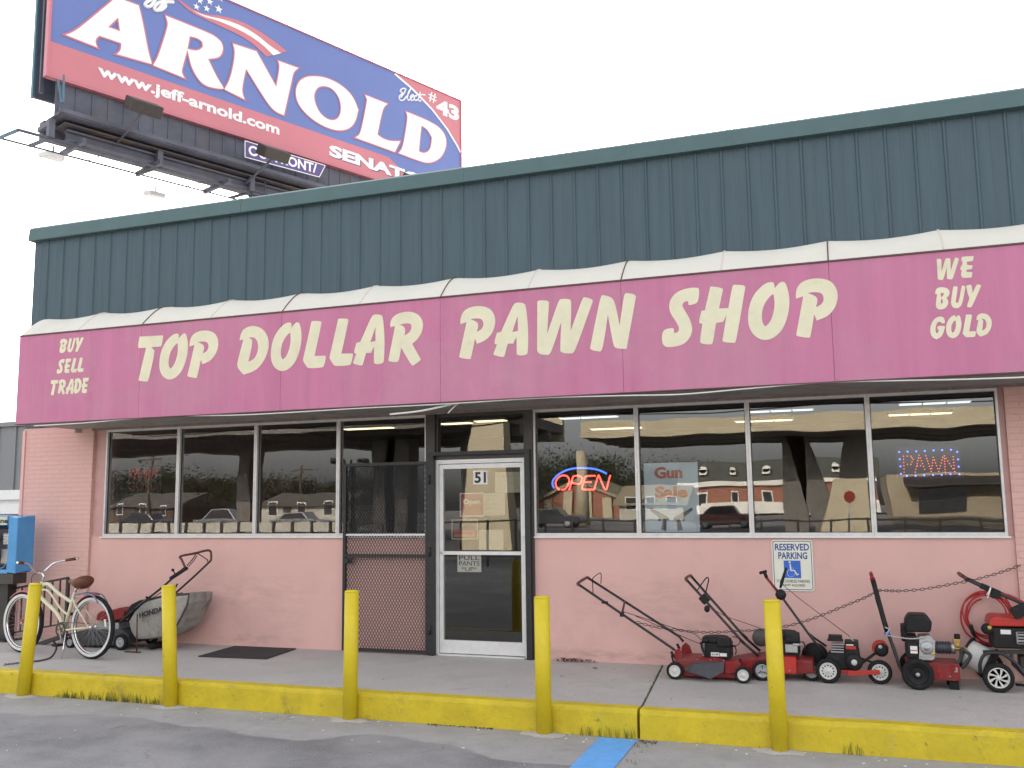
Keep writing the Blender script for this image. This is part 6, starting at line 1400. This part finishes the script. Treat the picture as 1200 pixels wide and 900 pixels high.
for _ in range(70):
    x = rr.uniform(2, 10.5); y = -2.17-abs(rr.gauss(0, .12)) if rr.random() < .7 else rr.uniform(-4, -2.2); s = rr.uniform(.005, .011); h = s*.5; zb = .0
    b.obox((x, y, zb+h*.5+.001), (1, rr.uniform(-1, 1), 0), (0,0,1), (rr.uniform(-1,1)*.2, 1, 0), s*2.0, h, s)
tag(b.build('paper_scraps', m_paper, fix=False), 'tiny white scraps of paper and butts at the foot of the kerb', 'litter', kind='stuff')

# ------------------------------------------------------------------ across the street: what the shop windows mirror
# (a mirrored thing at depth D behind the glass really stands at y = -D)
def mir(px, py, D): P = at(px, py, D); return Vector((P.x, -P.y, P.z))
m_hw = mat('highway_concrete', (.48, .42, .30), .85, var=.08, scale=.5); m_hw_shade = mat('highway_shaded_concrete', (.16, .15, .14), .9, var=.1, scale=.5)  # second is a darker copy of the same concrete: shade put into its colour
def hw(x0, x1, y0, y1, zb, ztop, label, gm):
    T = thing('elevated_highway', ((x0+x1)/2, (y0+y1)/2, 0), label, 'overpass')
    b = MB(); b.box((x0, y1, zb+.5), (x1, y0, ztop-.9)); b.build('deck', m_hw_shade, T)
    b = MB(); b.box((x0, y0+.001, zb), (x1, y0+.3, ztop)); b.build('girder', gm, T)
    b = MB(); b.box((x0, y1-.3, zb), (x1, y1-.001, ztop)); b.build('girder', m_hw, T)
    for k in range(3):
        b = MB(); yy = y0+(y1-y0)*(k+.5)/3; b.box((x0, yy-.3, zb-.05), (x1, yy+.3, zb+.499)); b.build('beam', m_hw_shade, T)
    return T
zb = at(750, 512, 40).z; zt2 = at(750, 492, 40).z
xj = mir(682, 505, 40).x
T = hw(xj, 90, -40, -51, zb, zt2, 'beige concrete elevated highway mirrored in the right windows', m_hw)
def pier(T, x, y, zt_, w_, d_, slant=0):
    b = MB(); b.prism([(x-w_/2, y-d_/2, 0), (x+w_/2, y-d_/2, 0), (x+w_/2, y+d_/2, 0), (x-w_/2, y+d_/2, 0)], (slant, 0, zt_)); b.build('pier', m_hw_shade, T)
for px, sl in ((932, 0), (972, -1.6), (990, .8)): P = mir(px, 600, 44); pier(T, P.x, -45, zb, 1.3, 1.4, sl)
pier(T, 30, -45, zb, 1.4, 1.4); pier(T, 52, -45, zb, 1.4, 1.4)
zb2 = at(300, 531, 40).z
T = hw(-90, xj-1.2, -27, -40, zb2, zb2+1.9, 'dark elevated ramp mirrored in the left windows', m_hw_shade)
for px in (292, 560, 470, 455): P = mir(px, 600, 33); pier(T, P.x, -33, zb2, .8 if px == 292 else 1.2, 1.2)
P = mir(572, 560, 26); b = MB(); b.prism([(P.x-1.3, -26, 0), (P.x+1.0, -26, 0), (P.x+.5, -26, 7.5), (P.x-.5, -26, 7.5)], (0, -.9, 0)); b.build('pier', m_hw, T)
# brick block with a mansard roof
m_rbrick = brick_mat('red_brick', (.34, .10, .055), (.27, .08, .045), (.30, .22, .17), rowh=.15, mort=.02)
m_slate = mat('dark_slate', (.075, .08, .07), .7, var=.15, scale=2); m_white = mat('white_trim_paint', (.75, .73, .68), .6); m_dglass = mat('dark_window_glass', (.03, .035, .04), .15)
X0, X1, Yb = mir(800, 580, 110).x, mir(1030, 580, 110).x, -110
ze, zr_ = at(870, 563, 110).z, at(870, 540, 110).z; zw = at(870, 594, 110).z
BR = thing('brick_block', ((X0+X1)/2, Yb-8, 0), 'red brick block with dark mansard roof mirrored in the right windows', 'building')
b = MB(); b.box((X0, Yb-14, 0), (X1, Yb, ze)); b.build('wall', m_rbrick, BR)
b = MB(); b.prism([(X0-.4, Yb+.5, ze), (X0-.4, Yb-1.6, zr_), (X0-.4, Yb-12.5, zr_), (X0-.4, Yb-14.4, ze)], (X1-X0+.8, 0, 0)); b.build('mansard_roof', m_slate, BR)
b = MB(); b.box((X0-.45, Yb+.05, ze-.5), (X1, Yb+.52, ze+.05)); b.build('cornice', m_white, BR)
b = MB(); b.box((X0-.1, Yb+.02, zw-.9), (X1, Yb+.8, zw+.5)); b.build('shop_fascia', m_white, BR)
x = X0+2.5
while x < X1-2:
    b = MB(); b.box((x-.4, Yb-.8, ze+.8), (x+.4, Yb+.30, ze+1.4)); b.lathe((x, Yb+.30, ze+1.4), (0,-1,0), [(.4, 0), (.4, .9)], 16); b.build('dormer', m_white, BR)
    b = MB(); b.box((x-.55, Yb+.01, ze-3.4), (x+.55, Yb+.12, ze-1.2)); W = b.build('window', m_white, BR); b = MB(); b.box((x-.42, Yb+.121, ze-3.2), (x+.42, Yb+.15, ze-1.4)); b.build('pane', m_dglass, W)
    b = MB(); b.box((x-1.2, Yb+.01, .3), (x+1.2, Yb+.12, zw-1.2)); W = b.build('shop_window', m_white, BR); b = MB(); b.box((x-1.05, Yb+.121, .5), (x+1.05, Yb+.15, zw-1.4)); b.build('pane', m_dglass, W); x += 4.0
# tan block to the right
m_tanw = mat('tan_stucco', (.40, .34, .25), .8, var=.1, scale=.6)
xq = mir(1042, 580, 62).x; TB = thing('tan_block', (xq+12, -66, 0), 'plain tan block with dark awning mirrored in the rightmost window', 'building')
b = MB(); b.box((xq, -74, 0), (xq+30, -62, at(1060, 556, 62).z)); b.build('wall', m_tanw, TB)
for k in range(4):
    b = MB(); b.box((xq+2+6*k, -62.0, .9), (xq+5+6*k, -61.9, 2.6)); b.build('window', m_dglass, TB)
b = MB(); b.prism([(xq+1, -61.99, 3.4), (xq+1, -60.3, 2.8), (xq+1, -60.3, 2.7), (xq+1, -61.99, 3.0)], (20, 0, 0)); b.build('awning', m_dkbrown, TB)
# gabled brick hall
GX0, GX1 = mir(618, 590, 95).x, mir(738, 590, 95).x; Yg = -95; zg = at(690, 563, 95).z; zeg = at(690, 592, 95).z
GH = thing('brick_hall', ((GX0+GX1)/2, Yg-8, 0), 'gabled red brick hall with white pilasters mirrored beside the OPEN sign', 'building')
gm = (GX0+GX1)/2
b = MB(); b.prism([(GX0, Yg, 0), (GX1, Yg, 0), (GX1, Yg, zeg), (gm, Yg, zg), (GX0, Yg, zeg)], (0, -16, 0)); b.build('wall', m_rbrick, GH)
m_tan = mat('tan_shingle', (.30, .26, .18), .8, var=.15, scale=1)
b = MB()
for s_, xe in ((-1, GX0), (1, GX1)): b.prism([(gm, Yg+.6, zg+.05), (xe+s_*.8, Yg+.6, zeg-.30), (xe+s_*.8, Yg+.6, zeg+.1), (gm, Yg+.6, zg+.45)], (0, -17, 0))
b.build('roof', m_tan, GH)
for t in (.2, .42, .6, .8):
    xx = GX0+(GX1-GX0)*t; b = MB(); b.box((xx-.5, Yg+.01, 0), (xx+.5, Yg+.35, zeg-.2+(.5-abs(t-.5))*(zg-zeg)*1.6)); b.build('pilaster', m_hw, GH)
# white house, barn-like house, left house
m_whs = mat('white_siding', (.45, .43, .37), .7, var=.05); m_dkw = mat('dark_brown_siding', (.07, .05, .04), .8); m_roofg = mat('grey_shingle', (.10, .095, .085), .85, var=.2, scale=2)
def house(x0, x1, y, zE, zR, label, wallm, roofm, nwin=3):
    H = thing('house', ((x0+x1)/2, y-5, 0), label, 'house')
    b = MB(); b.box((x0, y-9, 0), (x1, y, zE)); b.build('wall', wallm, H)
    b = MB(); b.prism([(x0-.5, y+.6, zE-.1), (x0-.5, y-4.5, zR), (x0-.5, y-9.6, zE-.1)], (x1-x0+1, 0, 0)); b.build('roof', roofm, H)
    for k in range(nwin):
        xx = x0+(x1-x0)*(k+.5)/nwin; b = MB(); b.box((xx-.5, y+.005, 1.0), (xx+.5, y+.06, 2.4)); W = b.build('window', m_white, H); b = MB(); b.box((xx-.42, y+.061, 1.1), (xx+.42, y+.08, 2.3)); b.build('pane', m_dglass, W)
    b = MB(); xx = x0+(x1-x0)*.33; b.box((xx-.45, y+.005, .1), (xx+.45, y+.05, 2.1)); b.build('door', m_dkbrown, H)
xa, xb = mir(306, 600, 70).x, mir(400, 600, 70).x; house(xa, xb, -70, at(350, 591, 70).z, at(350, 577, 70).z, 'white sided house mirrored in the third window from the left', m_whs, m_roofg)
xa, xb = mir(128, 600, 75).x, mir(205, 600, 75).x; house(xa, xb, -75, at(160, 594, 75).z, at(160, 577, 75).z, 'brown roofed house mirrored in the leftmost window', m_dkw, m_roofg)
xa, xb = mir(726, 600, 80).x, mir(800, 600, 80).x; house(xa, xb, -80, at(760, 592, 80).z, at(760, 566, 80).z, 'white barn like house mirrored behind the gun poster', m_whs, m_tan)
# trees
m_bark = mat('tree_bark', (.08, .06, .045), .9); m_leafs = mat('tree_foliage', (.028, .042, .016), .8, var=.45, scale=.8); m_leafs2 = mat('olive_foliage', (.042, .052, .02), .8, var=.4, scale=.8)
def tree(x, y, h, rad, label, seed, fm):
    rr = random.Random(seed); T = thing('tree', (x, y, 0), label, 'tree', 'trees across the street')
    b = MB(); b.tube(bez([(x, y, 0), (x+.1, y, h*.25), (x-.1, y, h*.5), (x, y, h*.8)], 4), [.28*h/8*(1-.06*i) for i in range(13)], 8)
    tips = []
    for k in range(9):
        a = rr.uniform(0, 6.28); z0_ = h*rr.uniform(.3, .6); e = Vector((x+rad*.8*math.cos(a), y+rad*.8*math.sin(a), z0_+h*rr.uniform(.12, .35))); b.tube([(x, y, z0_), ((x+e.x)/2, (y+e.y)/2, (z0_+e.z)/2+.2), e], [.10, .07, .03], 6); tips.append(e)
    b.build('trunk', m_bark, T); b = MB()
    for e in tips+[Vector((x+rr.gauss(0, rad*.4), y+rr.gauss(0, rad*.4), h*rr.uniform(.6, .95))) for _ in range(12)]:
        cr_ = rad*rr.uniform(.25, .45)
        for _ in range(150):
            p_ = e+Vector((rr.gauss(0, 1), rr.gauss(0, 1), rr.gauss(0, .8)))*cr_*.55; s = rr.uniform(.10, .22); d = Vector((rr.gauss(0,1), rr.gauss(0,1), rr.gauss(0,1))).normalized(); e2 = d.orthogonal().normalized()
            b.add([p_-d*s, p_-e2*s*.6, p_+d*s, p_+e2*s*.6], [(0,1,2,3)])
    b.build('crown', fm, T, fix=False)
tl = [(140,556,95,4.5),(190,549,95,5),(222,556,95,4.5),(245,562,95,4),(285,563,80,3),(330,560,110,4),(372,566,110,4),(410,566,100,4),(440,560,100,4),(610,545,120,5),(640,532,125,7),(668,545,125,6),(705,540,120,6),(735,545,120,6),(780,552,135,7),(590,560,90,4)]
for i, (px, py, D, rd) in enumerate(tl):
    P = mir(px, py, D); tree(P.x, P.y, P.z, rd, ['dark leafy tree with a broad crown across the street', 'olive green tree with a loose crown across the street'][i % 2], 100+i, [m_leafs, m_leafs2][i % 2])
# poles, lamp, stop sign
def pole(px, py, D, r, label, arms=True, name='utility_pole', m=m_bark):
    P = mir(px, py, D); T = thing(name, (P.x, P.y, 0), label, 'pole'); b = MB(); b.cyl((P.x, P.y, 0), (P.x, P.y, P.z), r, 10, r*.7); b.build('shaft', m, T)
    if arms:
        for k in (.4, 1.4): b = MB(); b.box((P.x-1.3, P.y-.08, P.z-k-.08), (P.x+1.3, P.y+.08, P.z-k+.08)); b.build('cross_arm', m, T)
    return T, P
pole(176, 534, 60, .16, 'wooden utility pole with two cross arms mirrored in the leftmost window'); pole(353, 547, 85, .16, 'far wooden utility pole mirrored in the third window')
pole(681, 530, 60, .55, 'thick tan round pole mirrored behind the OPEN sign', False, 'sign_pole', m_hw)
T, P = pole(410, 540, 45, .09, 'twin headed lamp post mirrored above the black gate', False, 'lamp_post', m_black)
b = MB(); b.box((P.x-1.0, P.y-.05, P.z-.35), (P.x+1.0, P.y+.05, P.z-.25)); b.prism([(P.x-1.3, P.y-.3, P.z-.2), (P.x-.5, P.y-.3, P.z-.2), (P.x-.6, P.y-.3, P.z+.05), (P.x-1.3, P.y-.3, P.z+.15)], (0, .6, 0)); b.prism([(P.x+.5, P.y-.3, P.z-.2), (P.x+1.3, P.y-.3, P.z-.2), (P.x+1.3, P.y-.3, P.z+.15), (P.x+.6, P.y-.3, P.z+.05)], (0, .6, 0)); b.build('lamp_head', m_black, T)
P = mir(994, 583, 34); SS = thing('stop_sign', (P.x, P.y, 0), 'red octagonal stop sign seen mirrored in the third right window', 'road sign')
b = MB(); b.cyl((P.x, P.y, 0), (P.x, P.y, P.z+.3), .04, 8); b.build('post', m_steel, SS)
b = MB(); b.lathe((P.x, P.y+.06, P.z), (0,1,0), [(.27, -.01), (.27, .01)], 8); b.build('plate', m_red, SS)
P = mir(992, 560, 38); b = MB(); b.prism([(P.x-1.4, P.y-1, 0), (P.x+1.2, P.y-1, 0), (P.x+.9, P.y-1, P.z), (P.x-.6, P.y-1, P.z)], (0, -2.2, 0)); tag(b.build('concrete_buttress', m_hw, bevel=.1), 'tan concrete buttress behind the mirrored stop sign', 'buttress')
# low concrete rail and a dark picket rail along the far kerb
def mirz(py, D): return at(300, py, D).z
RA = thing('bridge_rail', (-14, -17, 0), 'pale concrete rail with dark gaps mirrored along the left window bottoms', 'railing')
z0_, z1_ = mirz(624.5, 17), mirz(613, 17)
x = mir(110, 620, 17).x-3
while x < mir(400, 620, 17).x:
    b = MB(); b.box((x, -17.2, max(.3, z0_)), (x+.62, -17, z1_)); b.build('panel', m_whs, RA); b = MB(); b.box((x+.62, -17.25, 0), (x+.70, -16.95, z1_+.03)); b.build('post', m_black, RA); x += .70
RB = thing('picket_rail', (4, -17, 0), 'dark thin rail with posts mirrored along the right window bottoms', 'railing')
x = mir(400, 620, 17).x+.5
b = MB(); b.box((x, -17.05, z1_-.05), (22, -17, z1_)); b.box((x, -17.05, .25), (22, -17, .30)); b.build('rail', m_black, RB)
while x < 22:
    b = MB(); b.box((x-.03, -17.06, 0), (x+.03, -16.99, z1_+.02)); b.build('post', m_black, RB); x += .9
# cars on the street
def car(px, D, L, H, body, label, lights=False):
    P = mir(px, 620, D); x = P.x; y = -D
    C_ = thing('parked_car', (x, y, 0), label, 'car', 'cars on the far street')
    b = MB(); b.prism([(x-L/2, y, .28), (x+L/2, y, .28), (x+L/2, y, .72), (x+L*.42, y, .86), (x+L*.24, y, .92), (x+L*.12, y, H), (x-L*.22, y, H), (x-L*.36, y, .95), (x-L/2, y, .88)], (0, -1.75, 0)); b.build('body', body, C_, bevel=.06)
    b = MB(); b.prism([(x+L*.20, y+.01, .95), (x+L*.11, y+.01, H-.08), (x-L*.20, y+.01, H-.08), (x-L*.32, y+.01, .97)], (0, -1.77, 0)); b.build('window', m_dglass, C_)
    for xx in (x-L*.32, x+L*.32):
        for yy, a_ in ((y-.08, 1), (y-1.67, -1)): wheel(C_, (xx, yy, .32), .32, .2, m_grim, 'plain', (0, a_, 0))
    b = MB(); b.box((x-L/2-.02, y-.4, .6), (x-L/2+.05, y-.1, .75)); b.build('headlight', m_chrome, C_)
m_cw = mat('white_car_paint', (.7,.7,.7), .25, coat=.6); m_cd = mat('dark_car_paint', (.03,.035,.05), .25, coat=.6); m_cr = mat('maroon_car_paint', (.16,.03,.03), .25, coat=.6); m_cg = mat('silver_car_paint', (.40,.41,.42), .25, metal=.5, coat=.6)
car(258, 52, 5.2, 1.75, m_cg, 'silver wagon mirrored in the second window'); car(165, 55, 4.5, 1.5, m_cd, 'dark sedan mirrored in the leftmost window'); car(345, 52, 4.4, 1.5, m_cg, 'silver sedan mirrored in the third window'); car(645, 55, 4.4, 1.5, m_cd, 'dark sedan mirrored below the OPEN sign'); car(850, 58, 4.4, 1.5, m_cr, 'maroon sedan mirrored right of the gun poster')
